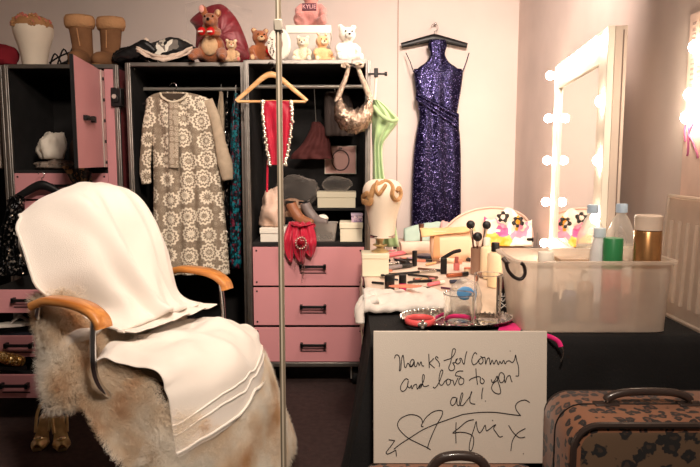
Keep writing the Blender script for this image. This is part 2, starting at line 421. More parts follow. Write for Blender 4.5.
def drawer(r, x0, x1, z0, z1, y=0, hx=None, hw=.16, tray=0, hz=.5, screws=True):
    """a drawer whose front stands at local y; TRAY is how far its open tray runs back."""
    dr = obj('drawer', MB().box(x0, x1, y, y + .016, z0, z1), M_PINK, r, bevel=.002)
    zc = lerp(z0, z1, hz)
    if hx is not None:
        hd = MB().box(hx - hw / 2, hx + hw / 2, y - .034, y - .022, zc + .004, zc + .020)
        for s in (-1, 1): hd.box(hx + s * (hw / 2 - .008) - .008, hx + s * (hw / 2 - .008) + .008, y - .034, y + .001, zc - .004, zc + .024)
        hd.box(hx - hw / 2, hx + hw / 2, y - .004, y + .001, zc - .034, zc - .028)
        obj('handle', hd, M_BLACK, dr, bevel=.002)
    if screws:
        for sx in (x0 + .022, x1 - .022):
            for z in (z0 + .022, z1 - .022): obj('corner_screw', MB().cyl((sx, y - .003, z), (sx, y + .002, z), .006, n=8), M_BLACK, dr)
    if tray:
        b = .01
        obj('tray', MB().box(x0 + b, x1 - b, y + .017, y + tray, z0 + .004, z0 + .012).box(x0 + b, x0 + 2 * b, y + .017, y + tray, z0 + .012, z1 - .03)
            .box(x1 - 2 * b, x1 - b, y + .017, y + tray, z0 + .012, z1 - .03), M_BLACKIN, dr)
    return dr

# trunk with the three pink drawers under an open shelf
T3Y = 3.85
T3 = trunk('open trunk with three closed pink drawers under a shelf of boxes', -.617, .112, T3Y, 1.985, 1.862)
cx3 = (-.617 + .112) / 2
def z_at(py, Y): return P(300, py, Y).z
SH3 = z_at(242, T3Y) - .008
obj('shelf', MB().box(-.347, .347, .004, .58, SH3 - .018, SH3), M_BLACKIN, T3)
obj('upper_shelf', MB().box(-.1, .347, .33, .58, 1.075, 1.09), M_BLACKIN, T3)
zz = [z_at(247, T3Y), z_at(285.5, T3Y), z_at(287.5, T3Y), z_at(325, T3Y), z_at(327.5, T3Y), z_at(361.5, T3Y)]
for i in range(3):
    drawer(T3, -.338, .338, zz[2 * i + 1], zz[2 * i], -.004, hx=P(313, 270, T3Y).x - cx3, hz=.46)
obj('backing', MB().box(-.345, .345, .02, .03, .16, SH3 - .02), M_BLACKIN, T3)

# trunk with the hanging dresses
T2Y = 3.95
T2 = trunk('open black-lined trunk where the rosette lace dress hangs', -1.345, -.640, T2Y, 1.985, 1.858)

# trunk with the pink door swung open
T1Y = 4.03
T1 = trunk('trunk with its pink upper door swung open and low drawers pulled out', -2.125, -1.435, T1Y, 1.985, None, outer=M_MAROON)
cx1 = (-2.125 - 1.435) / 2
ZD1 = z_at(170, T1Y)
obj('shelf', MB().box(-.327, .327, .004, .58, ZD1 - .018, ZD1), M_BLACKIN, T1)
obj('front_stile', MB().box(.265, .327, -.002, .03, .16, 1.96), M_PINK, T1)
drawer(T1, -.325, .262, z_at(199, T1Y), ZD1 - .02, -.004, hx=-.02, hw=.16, hz=.45)
drawer(T1, -.325, .262, z_at(240, T1Y), z_at(201, T1Y), -.004, hx=-.02, hw=.16)
obj('backing', MB().box(-.325, .325, .25, .26, .16, z_at(241, T1Y)), M_BLACKIN, T1)
for (a, b, Y) in ((290, 313, 3.5), (336, 357, 3.4), (375, 398, 3.3)):
    drawer(T1, -.325, .262, P(20, b, Y).z, P(20, a, Y).z, Y - T1Y, hx=(P(16, 386, 3.3).x - cx1) if Y < 3.35 else -.02, hw=.15, tray=T1Y - Y + .24)
# the open door, seen on its outer face
hg = Vector((.262, -.012, 0)); fe = Vector((P(76, 120, 3.38).x - cx1, 3.38 - T1Y, 0)); dv = (fe - hg); dl = dv.length; dv.normalize(); dn = Vector((-dv.y, dv.x, 0))
if dn.x < 0: dn = -dn
zd0, zd1 = P(110, 167, T1Y).z, 1.945
DM = Matrix(((dv.x, dn.x, 0, hg.x), (dv.y, dn.y, 0, hg.y), (0, 0, 1, 0), (0, 0, 0, 1)))
door = obj('door', MB().box(.0, dl, -.012, .0, zd0, zd1, DM), M_PINK, T1, bevel=.002)
obj('door_edge', MB().box(dl, dl + .012, -.016, .002, zd0, zd1, DM), M_BLACK, door)
hs = MB().box(.005, .075, .0005, .006, zd0, zd1, DM); obj('hinge_strip', hs, M_STEEL, door)
for k in range(5):
    z = lerp(zd0 + .03, zd1 - .05, k / 4); obj('rivet', MB().cyl(DM @ Vector((.04, .005, z)), DM @ Vector((.04, .012, z)), .010, n=10), M_BLACK, door)
zh = P(92, 119, 3.65).z
hm = MB().box(dl * .48, dl * .78, .012, .024, zh - .010, zh + .010, DM).box(dl * .48, dl * .54, .0, .024, zh - .018, zh + .018, DM).box(dl * .70, dl * .78, .0, .024, zh - .014, zh + .014, DM)
obj('handle', hm, M_BLACK, door, bevel=.003)
lt = MB().box(.31, .375, -.03, .03, P(120, 107, T1Y).z, P(120, 88, T1Y).z); lt.box(.325, .36, -.04, -.03, P(120, 103, T1Y).z, P(120, 96, T1Y).z)
lo = obj('latch', lt, M_BLACK, T1, bevel=.006)
obj('latch_bolt', MB().cyl((.335, -.045, P(120, 97, T1Y).z), (.335, -.04, P(120, 97, T1Y).z), .014), M_STEEL, lo)

# the trunk at the very edge
T0 = trunk('trunk at the picture edge, mostly cut off, holding a pale garment', -2.86, -2.155, 4.06, 1.985, 1.86)

# ------------------------------------------------------------------ hanging clothes and hangers
def hanger(name, label, top, span, drop, m, hook_m, yaw=0, thick=.011, hookr=.022, bar=False, group=None, stem=.05, logo=False):
    """top = the hook's crown in world space; span = half width; arms fall by drop."""
    r = thing(name, label, 'hanger', top, yaw, group)
    hk = [(0, 0, -hookr * 2 - stem), (0, 0, -hookr * 2 - stem * .4), (0, 0, -hookr * 2)]
    hk += [(hookr * math.sin(a), 0, -hookr - hookr * math.cos(a)) for a in [PI * k / 7 for k in range(1, 11)]]
    z0 = -hookr * 2 - stem
    pts = [(-span, 0, z0 - drop), (-span * .62, 0, z0 - drop * .55), (-span * .22, 0, z0 - drop * .08), (0, 0, z0 + .005), (span * .22, 0, z0 - drop * .08), (span * .62, 0, z0 - drop * .55), (span, 0, z0 - drop)]
    pp = curve_pts(pts, 5)
    rr = [thick * (1.35 - .55 * abs(2 * i / (len(pp) - 1) - 1)) for i in range(len(pp))]
    obj('hanger_arms', MB().tube(pp, rr, 10, flat=.55), m, r)
    obj('hook', MB().tube(hk, .0028, 8), hook_m, r)
    if bar: obj('trouser_bar', MB().cyl((-span + .01, 0, z0 - drop - .004), (span - .01, 0, z0 - drop - .004), thick * .6), m, r)
    return r
# lace dress on its hanger in trunk 2
YL = 3.99
top = P(173, 78, YL); top.z = 1.872
hanger('coat_hanger', 'dark hanger holding the rosette lace dress', top, .19, .035, M_BLACK, M_CHROME, 0, .016)
rows = [(92.5, 160, 187), (95, 152, 199), (100, 146, 210), (112, 146, 214), (130, 150, 215), (150, 152, 217), (175, 153, 220), (205, 153, 224), (235, 153, 227), (262, 154, 229), (274, 154, 230)]
mb = garment_mb(rows, YL + .0, .045, .012, 5, 36, 3)
ld = thing('lace_dress', 'sheer taupe midi dress covered in cream lace rosettes, hanging in trunk', 'dress', P(188, 274, YL))
mb.shift(ld.location); obj('dress_body', mb, M_LACE, ld, sharp=180)
def sleeve(pts, radii, m, name='sleeve', parent=None, flat=.5):
    mb = MB().tube(curve_pts(pts, 5), [r for r in [lerp(radii[min(i // 5, len(radii) - 1)], radii[min(i // 5 + 1, len(radii) - 1)], (i % 5) / 5) for i in range((len(pts) - 1) * 5 + 1)]], 14, flat=flat)
    for i, p in enumerate(mb.v): mb.v[i] = (p[0] + .004 * nz(p[0] * 30, p[2] * 30), p[1] + .006 * nz(p[2] * 25, p[0] * 25), p[2])
    mb.shift(parent.location); return obj(name, mb, m, parent, sharp=180)
sleeve([P(152, 102, YL - .02), P(148, 125, YL - .03), P(146, 150, YL - .03), P(145, 172, YL - .02), P(146.5, 184, YL - .02)], [.028, .034, .034, .036, .03], M_LACE, parent=ld)
sleeve([P(208, 100, YL - .02), P(216, 122, YL - .03), P(221, 146, YL - .04), P(225, 164, YL - .04), P(228, 180, YL - .03)], [.03, .034, .036, .046, .034], M_NET, parent=ld)
nb = MB().tube(curve_pts([P(160, 93, YL - .045), P(163, 98, YL - .058), P(173, 102, YL - .063), P(184, 98, YL - .058), P(187, 93, YL - .045)], 5), .007, 8); nb.shift(ld.location)
obj('neck_band', nb, mat('cream_braid', (226, 212, 188), .8), ld)
pk = MB().grid(lambda u, v: P(lerp(168.5, 178.5, u), lerp(101, 168, v), YL - .06 - .004 * math.sin(u * PI)), 6, 30); pk.shift(ld.location)
obj('front_placket', pk, lace_mat('placket_lace', (150, 132, 112), (214, 198, 176), 30), ld, solid=.003)
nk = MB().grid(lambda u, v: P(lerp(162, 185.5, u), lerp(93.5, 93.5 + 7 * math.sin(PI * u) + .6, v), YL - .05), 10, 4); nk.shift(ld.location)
obj('neck_opening', nk, mat('shadowed_lining', (70, 58, 48), .9), ld)  # dark sheet, shade inside the neck put into its colour
# three garments hung edge-on beside it
def edge_garment(name, label, cat, px0, px1, y0, y1, Y, m, seed, nar=.5, part='garment_body', deep=.07):
    r = thing(name, label, cat, P((px0 + px1) / 2, y1, Y), 0, None)
    rows = [(y0, lerp(px0, px1, .5) - 1.5, lerp(px0, px1, .5) + 1.5), (y0 + 5, lerp(px0, px1, .3), lerp(px0, px1, .8)), (lerp(y0, y1, .2), px0 + .5, px1 - .5), (lerp(y0, y1, .6), px0, px1), (y1, px0 - .3, px1 + .5)]
    mb = garment_mb(rows, Y, deep * .4, .008, 2, 18, seed, 6); mb.shift(r.location); obj(part, mb, m, r, sharp=180)
    tp = P((px0 + px1) / 2, y0, Y); hk = MB().tube([tp + Vector((0, 0, -.01)), tp + Vector((0, 0, .02)), tp + Vector((0, .012, .05))], .002, 6); hk.shift(r.location)
    obj('hanging_loop', hk, M_STEEL, r)
    return r
edge_garment('blouse', 'pale sheer blouse hung edge-on just past the lace dress sleeve', 'blouse', 217, 225, 92, 200, 4.12, M_NET, 5)
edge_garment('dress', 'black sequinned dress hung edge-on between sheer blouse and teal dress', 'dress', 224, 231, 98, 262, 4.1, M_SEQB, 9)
edge_garment('dress', 'teal floral sequinned dress hung edge-on at the end of the rail', 'dress', 230, 241.5, 93, 268, 4.06, M_SEQT, 12)

# purple gown on the back wall
YD = YB - .06
hang = hanger('coat_hanger', 'black padded hanger with the purple sequin gown, hooked high on the wall', P(434.5, 24, YD), .275, .055, M_BLACK, M_CHROME, 0, .026, .03, stem=.06)
hk = MB().cyl((0, .0, 0), (0, .03, 0), .006).ell((0, -.004, 0), .012, 10); single('wall_hook', hk, M_CHROME, 'small chrome hook on the wall above the purple gown', 'hook', loc=P(435.5, 24, YD + .028))
pd = thing('sequin_gown', 'long purple sequinned halter gown hanging flat on the back wall', 'dress', P(436, 240, YD - .02))
rows = [(69, 414, 462), (74, 413.5, 463), (90, 415.5, 461), (108, 418, 458), (118, 419, 457), (135, 416, 460), (160, 413.5, 461), (200, 412, 461), (242, 411, 461)]
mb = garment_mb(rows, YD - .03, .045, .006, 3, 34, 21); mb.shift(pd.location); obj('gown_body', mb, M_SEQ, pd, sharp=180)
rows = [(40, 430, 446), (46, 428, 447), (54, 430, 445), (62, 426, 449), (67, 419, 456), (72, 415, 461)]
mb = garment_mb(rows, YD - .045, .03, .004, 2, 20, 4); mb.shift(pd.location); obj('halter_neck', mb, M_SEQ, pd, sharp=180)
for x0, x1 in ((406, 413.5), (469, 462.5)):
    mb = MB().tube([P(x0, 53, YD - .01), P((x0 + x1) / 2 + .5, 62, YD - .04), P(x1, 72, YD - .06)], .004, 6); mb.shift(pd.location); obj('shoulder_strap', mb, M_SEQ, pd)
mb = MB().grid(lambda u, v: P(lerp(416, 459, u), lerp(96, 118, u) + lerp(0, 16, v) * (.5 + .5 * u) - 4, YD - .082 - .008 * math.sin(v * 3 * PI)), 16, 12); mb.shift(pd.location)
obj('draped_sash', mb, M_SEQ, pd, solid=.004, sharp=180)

# wooden hanger with the red beaded top, hooked over the trunk's front edge
YH = T3Y - .06
tp = P(271, 62, YH)
hanger('coat_hanger', 'pale wooden hanger with a bar, holding the red beaded top', tp, P(308, 100, YH).x - tp.x - .005, .145, M_WOODH, M_CHROME, 0, .013, .018, bar=True, stem=.04)
rt = thing('beaded_camisole', 'red satin top with silver beaded edges folded over the wooden hanger', 'top', P(278, 166, YH))
rows = [(101, 262, 292), (106, 261.5, 293), (118, 262, 293.5), (135, 264, 291.5), (150, 266, 289.5), (160, 268, 287), (165, 268.5, 286.5)]
mb = garment_mb(rows, YH, .022, .008, 3, 24, 2); mb.shift(rt.location); obj('top_body', mb, M_RED, rt, sharp=180)
for sx, seed in ((0, 1), (1, 2)):
    mb = MB()
    rr_ = rows_interp(rows, 8); 
    for i, (py, xl, xr) in enumerate(rr_):
        q = P(lerp(xl, xr, sx) + (1.2 if sx == 0 else -1.2), py, YH - .02); mb.ell(q + Vector((.016 * nz(i * .7, seed), -.004, 0)), tuple(x * (1 + .5 * nz(i * .9, 4, seed)) for x in (.0085, .006, .0085)), 8)
    mb.shift(rt.location); o = obj('beaded_edge', mb, mat('silver_beads', (226, 214, 196), .2, .7, vary=.3, vscale=60), rt); o['kind'] = 'stuff'
mb = MB().tube([P(268, 160, YH), P(267.5, 170, YH), P(267, 192, YH)], .006, 8, flat=.3); mb.shift(rt.location); obj('hanging_tie', mb, M_RED, rt)

# black hanger with a sequin garment, hooked on the drawer handle
YK = T1Y - .06
tp = P(41, 172, YK - .02)
hanger('coat_hanger', 'black plastic hanger hooked in front of the pink drawers behind the chair', tp, .2, .1, M_BLACK, M_CHROME, R(8), .022, .018, stem=.05)
bs = thing('sequin_dress', 'black sequinned dress slumped beside the chair back above the pink drawers', 'dress', P(10, 276, YK - .1))
rows = [(196, 12, 22), (206, 8, 24), (222, 4, 24), (240, -2, 24), (258, -6, 26), (275, -8, 28)]
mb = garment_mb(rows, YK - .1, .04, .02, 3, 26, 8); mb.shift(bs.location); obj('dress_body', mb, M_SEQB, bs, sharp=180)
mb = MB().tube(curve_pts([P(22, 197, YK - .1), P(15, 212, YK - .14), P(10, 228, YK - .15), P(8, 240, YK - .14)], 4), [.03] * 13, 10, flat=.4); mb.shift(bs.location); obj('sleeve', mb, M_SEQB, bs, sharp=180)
edge_garment('blouse', 'pale garment hanging in the cut-off trunk at the picture edge', 'blouse', -12, 3.5, 98, 168, 4.2, M_CREAMCLOTH, 3)

# silver shoulder bag hooked on the trunk edge
YG = T3Y - .09
bag = thing('shoulder_bag', 'crinkled silver metallic shoulder bag hanging from the trunk top edge', 'bag', P(353, 134, YG))
mb = MB()
prof = [(335, 103), (334, 112), (336, 121), (341, 128), (348, 132), (356, 133), (364, 130), (370, 124), (373, 115), (373, 104)]
inn = [(341, 97), (343, 101.5), (345, 105), (348, 107.5), (352, 109), (357, 109), (361, 107), (364, 104), (366, 101), (368, 96)]
rings = []
o_, i_ = curve_pts([P(a, b, YG) for a, b in prof], 5), curve_pts([P(a, b, YG) for a, b in inn], 5)
for k in range(len(o_)):
    c = (o_[k] + i_[k]) / 2; h = (o_[k] - i_[k]) / 2; ring = []
    for j in range(18):
        a = 2 * PI * j / 18; rf = 1 + .2 * math.sin(a * 7 + k * .9) * abs(math.sin(k * .55)) + .10 * nz(k * .5, a * 2)
        fat = .075 * math.sin(PI * (k + 2) / (len(o_) + 3)) ** .7
        ring.append(c + h * math.cos(a) * rf + Vector((0, 1, 0)) * math.sin(a) * fat * rf)
    rings.append(ring)
mb.rings(rings); mb.shift(bag.location)
obj('bag_body', mb, mat('crinkled_silver', (170, 148, 130), .26, .85, vary=.45, vscale=30, bump=.9, bscale=75), bag, sharp=180)
SB = mat('silver_strap', (176, 156, 138), .3, .8, vary=.4, vscale=60, bump=.6, bscale=200)
for pts in ([(337, 102), (340, 92), (345, 80), (348, 70), (349, 65)], [(371, 101), (366, 88), (361, 76), (358, 68), (356, 64)]):
    mb = MB().tube(curve_pts([P(a, b, YG) for a, b in pts], 5), [.019 - .010 * i / 20 for i in range(21)], 10, flat=.5); mb.shift(bag.location); s = obj('strap', mb, SB, bag)
for pts in ([(349, 66), (345, 63.5), (342, 66), (346, 67)], [(356, 65), (361, 62.5), (363, 66), (358, 67)]):
    mb = MB().tube(curve_pts([P(a, b, YG - .01) for a, b in pts], 4), .008, 8, flat=.6); mb.shift(bag.location); obj('strap_knot', mb, SB, bag)
mb = MB().tube(curve_pts([P(348, 68, YG), P(352, 66.5, YG - .01), P(357, 67.5, YG)], 4), .005, 8).cyl(P(352, 66.5, YG), P(352, 60, YG + .06), .003); mb.shift(bag.location); obj('hook', mb, M_CHROME, bag)

# green chiffon hung on a clamp at the trunk side
YV = T3Y - .03
gd = thing('chiffon_dress', 'pale green chiffon dress trailing down the trunk side behind the wig head', 'dress', P(386, 249, YV + .1))
rows = [(100, 373, 378), (105, 372.5, 385), (112, 372, 393), (119, 372, 399), (126, 372, 396), (134, 372, 390), (144, 372.5, 384), (160, 373, 383.5), (180, 373, 386), (200, 374, 391), (222, 375, 396), (249, 377, 401)]
mb = garment_mb(rows, YV, .03, .013, 3, 30, 6, 5, tilt=.12); mb.shift(gd.location); obj('dress_body', mb, M_GREEN, gd, sharp=180)
mb = MB().tube(curve_pts([P(373, 106, YV - .035), P(382, 116, YV - .05), P(392, 121, YV - .05), P(398, 119, YV - .035)], 5), [.012] * 16, 8, flat=.5); mb.shift(gd.location); obj('gathered_edge', mb, M_GREEN, gd, sharp=180)
mb = MB().tube([P(375, 101, YV), P(375, 94, YV), P(375, 90, YV + .03)], .004, 6); mb.shift(gd.location); obj('hanging_loop', mb, M_GREEN, gd)
ck = thing('side_clamp', 'black clamp hook fixed to the trunk side above the green chiffon', 'hook', P(376, 84, YV))
mb = MB().box(-.012, .012, -.015, .015, .04, .09); obj('clamp_block', mb, M_BLACK, ck, bevel=.003)
mb = MB().cyl((-.045, 0, .058), (.05, 0, .058), .006).cyl((.05, 0, .058), (.065, 0, .058), .012); obj('clamp_screw', mb, M_BLACK, ck)
mb = MB().tube([(0, 0, .04), (-.002, 0, .0), (-.006, 0, -.06), (-.01, 0, -.1)], .008, 8); obj('hanging_strap', mb, mat('clear_strap', (226, 206, 190), .4), ck)
# ------------------------------------------------------------------ things on top of the trunks
ZT = 1.985 + .0035
def wig_block(name, label, cx_px, Y, z0, px_w, px_h, hair, m_hair, group=None, cy_px=45):
    """a canvas wig head, crown up; sizes in pixels at distance Y."""
    k = (P(cx_px + 100, cy_px, Y).x - P(cx_px, cy_px, Y).x) / 100
    h, w = px_h * k, px_w * k / 2
    r = thing(name, label, 'wig head', (P(cx_px, cy_px, Y).x, Y, z0), 0, group)
    prof = [(.001, 0), (.56, 0), (.60, .02), (.63, .12), (.70, .30), (.82, .48), (.95, .64), (1.0, .75), (.97, .85), (.84, .93), (.58, .985), (.25, 1.0), (.001, 1.0)]
    obj('canvas_head', MB().lathe([(a * w, b * h) for a, b in rows2(prof)], 32, cap=False, sy=1.1), M_CANVAS, r, sharp=180)
    obj('base_ring', MB().lathe([(.57 * w, -.001), (.63 * w, -.001), (.66 * w, .035 * h), (.62 * w, .05 * h), (.57 * w, .02 * h)], 24, cap=False), M_SILVER, r)
    hair(r, w, h, m_hair)
    return r
def rows2(prof): return [tuple(p)[:2] for p in curve_pts([(a, b, 0) for a, b in prof], 3)]
def flower_cap(r, w, h, m):
    mb = MB(); rnd = random.Random(3)
    mb.lathe([(.985 * w, .80 * h), (1.0 * w, .83 * h), (.98 * w, .88 * h), (.88 * w, .96 * h), (.55 * w, 1.02 * h), (.01, 1.035 * h)], 28, cap=False, sy=1.1)
    obj('hair_cap', mb, m, r, sharp=180)
    for k in range(26):
        a = rnd.uniform(PI, 2 * PI) if k < 20 else rnd.uniform(0, PI); t = rnd.uniform(0, 1)
        c = Vector((math.cos(a) * w * lerp(1.0, .75, t), math.sin(a) * w * 1.12 * lerp(1.0, .75, t), h * lerp(.82, 1.0, t)))
        f = MB()
        for j in range(5): f.ell(c + Vector((math.cos(j * 1.257) * .011, -.003, math.sin(j * 1.257) * .011)), (.009, .006, .009), 8)
        obj('flower', f, M_PETAL if k % 2 else M_PETAL2, r)
M_PETAL = mat('dusty_pink_petal', (196, 112, 96), .6); M_PETAL2 = mat('tan_petal', (176, 128, 84), .6)
r = wig_block('wig_mannequin', 'tall cream wig head wearing a dusty flowered hairpiece, on top of the trunk', 34, 4.25, ZT, 37, 50, flower_cap, M_PETAL2)

M_SUEDE = mat('tan_suede', (132, 92, 62), .9, vary=.15, vscale=14, bump=.2, bscale=180); M_SHEAR = mat('shearling_cuff', (200, 150, 106), .95, vary=.12, bump=.8, bscale=90)
def boot(label, cx_px, Y, rz, lean):
    r = thing('sheepskin_boot', label, 'boot', (P(cx_px, 45, Y).x, Y, ZT), rz, 'pair of tan sheepskin boots')
    mb = MB().tube([(0, .02, .06), (0, .02, .15), (lean * .5, .02, .24), (lean, .02, .31)], [.068, .066, .072, .080], 18, flat=.8)
    mb.ell((0, -.06, .05), (.062, .14, .06), 18).ell((0, .03, .06), (.06, .07, .07), 16)
    mb = blob(mb, .011); mb.v = [(x, y, max(z, .018)) for x, y, z in mb.v]
    obj('boot_shaft', mb, M_SUEDE, r, sharp=180)
    cf = MB().lathe([(.070, .258), (.088, .262), (.096, .285), (.095, .32), (.085, .338), (.07, .332), (.066, .30)], 24, c=(lean * .9, .02, 0), cap=False, sy=.8)
    cf.v = [(x + .004 * nz(x * 60, z * 60, y * 60), y + .004 * nz(y * 60, x * 60), z) for x, y, z in cf.v]
    obj('cuff', cf, M_SHEAR, r, sharp=180)
    so = MB()
    ring = [(math.cos(a) * .064, -.03 + math.sin(a) * (.17 if math.sin(a) < 0 else .13)) for a in [2 * PI * k / 28 for k in range(28)]]
    so.rings([[Vector((x, y, .0)) for x, y in ring], [Vector((x, y, .017)) for x, y in ring]]); obj('sole', so, mat('boot_sole', (150, 110, 72), .8), r)
    obj('back_seam', MB().tube([(lean, -.045, .25), (lean * .6, -.04, .2), (0, -.036, .14)], .004, 6), M_SHEAR, r)
    return r
boot('tan sheepskin boot with pale cuff, the one nearer the flowered wig head', 81.5, 4.24, R(6), -.012)
boot('tan sheepskin boot with pale cuff, the one nearer the black clothes pile', 109, 4.3, R(-8), .008)

# black strappy sandals, behind the wig head
sn = thing('strappy_sandal', 'black strappy sandal lying between the flowered wig head and the boots', 'sandal', (P(63, 60, 4.36).x, 4.38, ZT))
obj('sole', MB().tube([(-.09, 0, .02), (-.03, 0, .025), (.04, 0, .06), (.08, 0, .085)], [.026, .03, .026, .022], 10, flat=.4), M_BLACK, sn)
for pts in ([(-.09, -.03, .02), (-.06, 0, .12), (-.02, .03, .03)], [(-.04, -.03, .03), (0, 0, .15), (.03, .03, .06)], [(.03, -.03, .06), (.07, .0, .17), (.09, .03, .08)], [(-.1, 0, .06), (-.02, -.02, .10), (.06, -.02, .13)]):
    obj('strap', MB().tube(curve_pts(pts, 5), .006, 6), M_BLACK, sn)
# dark red folded hat at the edge
mb = crumple((0, 0, .075), (.12, .1, .09), 5, .25, 6, 28, .074); single('felt_hat', mb, mat('dark_red_felt', (128, 26, 38), .9), 'dark red crumpled felt hat at the picture edge atop the cut-off trunk', 'hat', loc=(P(-4, 40, 4.25).x, 4.25, ZT))

# black pile and monochrome printed clothes
mb = crumple((0, 0, .06), (.10, .11, .07), 21, .35, 12, 48, .059); single('folded_jacket', mb, M_DARKCLOTH, 'black jacket folded on the trunk beside the tan boots', 'jacket', loc=(P(131, 60, 4.2).x, 4.22, ZT))
mb = MB()
for k in range(5):
    x = -.14 + k * .035; mb.tube(curve_pts([(x, -.08, .03 + .015 * k), (x + .05, -.1, .05 + .018 * k), (x + .12, -.09, .035 + .008 * k)], 5), [.022] * 11, 8, flat=.6)
single('leather_glove', blob(mb, .008), M_BLACK, 'black leather glove lying on the folded black jacket', 'glove', loc=(P(137, 60, 4.0).x, 4.08, ZT + .0))
pr = thing('printed_blouse', 'black and white printed blouse bundled between the boots and the red cellophane gift', 'blouse', (P(170, 60, 4.08).x, 4.085, ZT))
M_MONO = patch_mat('black_white_print', [(24, 22, 22), (236, 228, 214), (30, 28, 28), (226, 216, 200), (20, 20, 20), (120, 112, 104)], 17, .7, .12)
obj('bundle', crumple((0, 0, .085), (.165, .10, .07), 33, .3, 9, 60, .08), M_MONO, pr, sharp=180)
mb = MB().grid(lambda u, v: Vector((lerp(-.17, .17, u), -.115 - .02 * math.sin(PI * u) - .02 * nz(u * 5, v * 3), .026 + .06 * abs(2 * u - 1) ** 1.4 + lerp(-.022, .012, v) + .008 * nz(u * 9, v * 5))), 30, 8)
obj('cream_lining', mb, M_CREAMCLOTH, pr, solid=.006, sharp=180)
obj('dark_lining', crumple((.03, .0, .05), (.13, .11, .05), 4, .2, 6, 30, .049), M_DARKCLOTH, pr, sharp=180)
obj('cream_cuff', MB().tube(curve_pts([(-.17, -.05, .08), (-.145, -.07, .12), (-.12, -.06, .15)], 4), [.02] * 9, 10, flat=.6), M_CREAMCLOTH, pr)

# red gift wrapped in cellophane
gf = thing('wrapped_gift', 'big red foil gift in clear cellophane standing behind the plush kangaroo', 'gift', (P(221, 60, 4.25).x, 4.25, ZT))
Yg = 4.25
prof = [(190, 20), (196, 30), (200, 62), (250, 62), (249, 50), (244, 34), (236, 18), (226, 7), (218, 4), (205, 8)]
pts = curve_pts([P(a, b, Yg) for a, b in prof], 4, True); c = P(222, 36, Yg)
rings = []
for s, k in ((-.05, .1), (-.05, .55), (-.036, .85), (0, 1.0), (.03, .85), (.04, .5), (.04, .1)):
    rings.append([c + (p - c) * k + Vector((0, s + .012 * nz(p.x * 20, p.z * 20, s * 9), 0)) for p in pts])
mb = MB().rings(rings); mb.v = [(x, y, max(z, ZT + .001)) for x, y, z in mb.v]; mb.shift(gf.location); obj('foil_wrap', mb, M_REDF, gf, sharp=60)
CE = clear_mat('cellophane', (235, 225, 220), .045, .06, .9)
mb = MB().grid(lambda u, v: P(lerp(189, 252, u) - 4 * v * (1 - u), lerp(62, -1, v) + 16 * v * abs(u - .3), Yg - .07 - .03 * math.sin(PI * u) - .025 * nz(u * 6, v * 6)), 24, 24)
mb.v = [(x, y, max(z, ZT + .001)) for x, y, z in mb.v]; mb.shift(gf.location); obj('cellophane', mb, CE, gf, sharp=60)

# soft toys
M_EYE = mat('black_bead', (12, 10, 10), .15)
def bear(name, label, loc, h, rz, m, m2, nose=M_EYE, ears=(.17, .92, .085), group=None, pads=None, lean=0):
    r = thing(name, label, 'soft toy', loc, rz, group)
    S = lambda *a: tuple(x * h for x in a)
    mb = MB().ell(S(0, .02, .30), S(.235, .19, .28), 18).ell(S(lean, -.02, .73), S(.225, .2, .2), 18).ell(S(lean * .5, 0, .55), S(.14, .13, .12), 12)
    for s in (-1, 1):
        mb.ell(S(s * ears[0] + lean, .0, ears[1]), S(ears[2], ears[2] * .6, ears[2]), 12)
        mb.tube([S(s * .17, -.02, .47), S(s * .27, -.1, .36), S(s * .26, -.2, .25)], [.085 * h, .085 * h, .075 * h], 10)
        mb.tube([S(s * .14, -.05, .12), S(s * .22, -.2, .1), S(s * .27, -.32, .11)], [.11 * h, .105 * h, .1 * h], 10)
        mb.ell(S(s * .28, -.35, .13), S(.085, .06, .115), 12)
    mb.v = [(x, y, max(z, .002)) for x, y, z in mb.v]
    bd = blob(mb, .028 * h, 3); bd.v = [(x + .006 * h * nz(x * 40 / h, z * 40 / h), y, max(z, .001)) for x, y, z in bd.v]
    obj('plush_body', bd, m, r, sharp=180)
    obj('muzzle', MB().ell(S(lean, -.2, .68), S(.105, .085, .08), 14), m2, r)
    obj('nose', MB().ell(S(lean, -.285, .71), S(.035, .02, .025), 10), nose, r)
    for s in (-1, 1):
        obj('eye', MB().ell(S(s * .085 + lean, -.205, .79), S(.024, .018, .024), 10), M_EYE, r)
        obj('foot_pad', MB().ell(S(s * .28, -.405, .13), S(.055, .012, .075), 10), pads or m2, r)
        obj('inner_ear', MB().ell(S(s * ears[0] + lean, -.045, ears[1]), S(ears[2] * .6, .016, ears[2] * .6), 10), m2, r)
    return r
def plush(name, c): return mat(name, c, .95, vary=.14, vscale=20, bump=.7, bscale=140, sheen=.3)
P_BROWN, P_TAN, P_PINK, P_CREAM, P_WHITE, P_PEACH = plush('brown_plush', (164, 96, 58)), plush('tan_plush', (214, 176, 134)), plush('pink_plush', (206, 142, 134)), plush('cream_plush', (240, 220, 188)), plush('white_plush', (238, 228, 214)), plush('peach_plush', (240, 188, 136))
P_REDG = mat('red_glove', (206, 26, 30), .4)
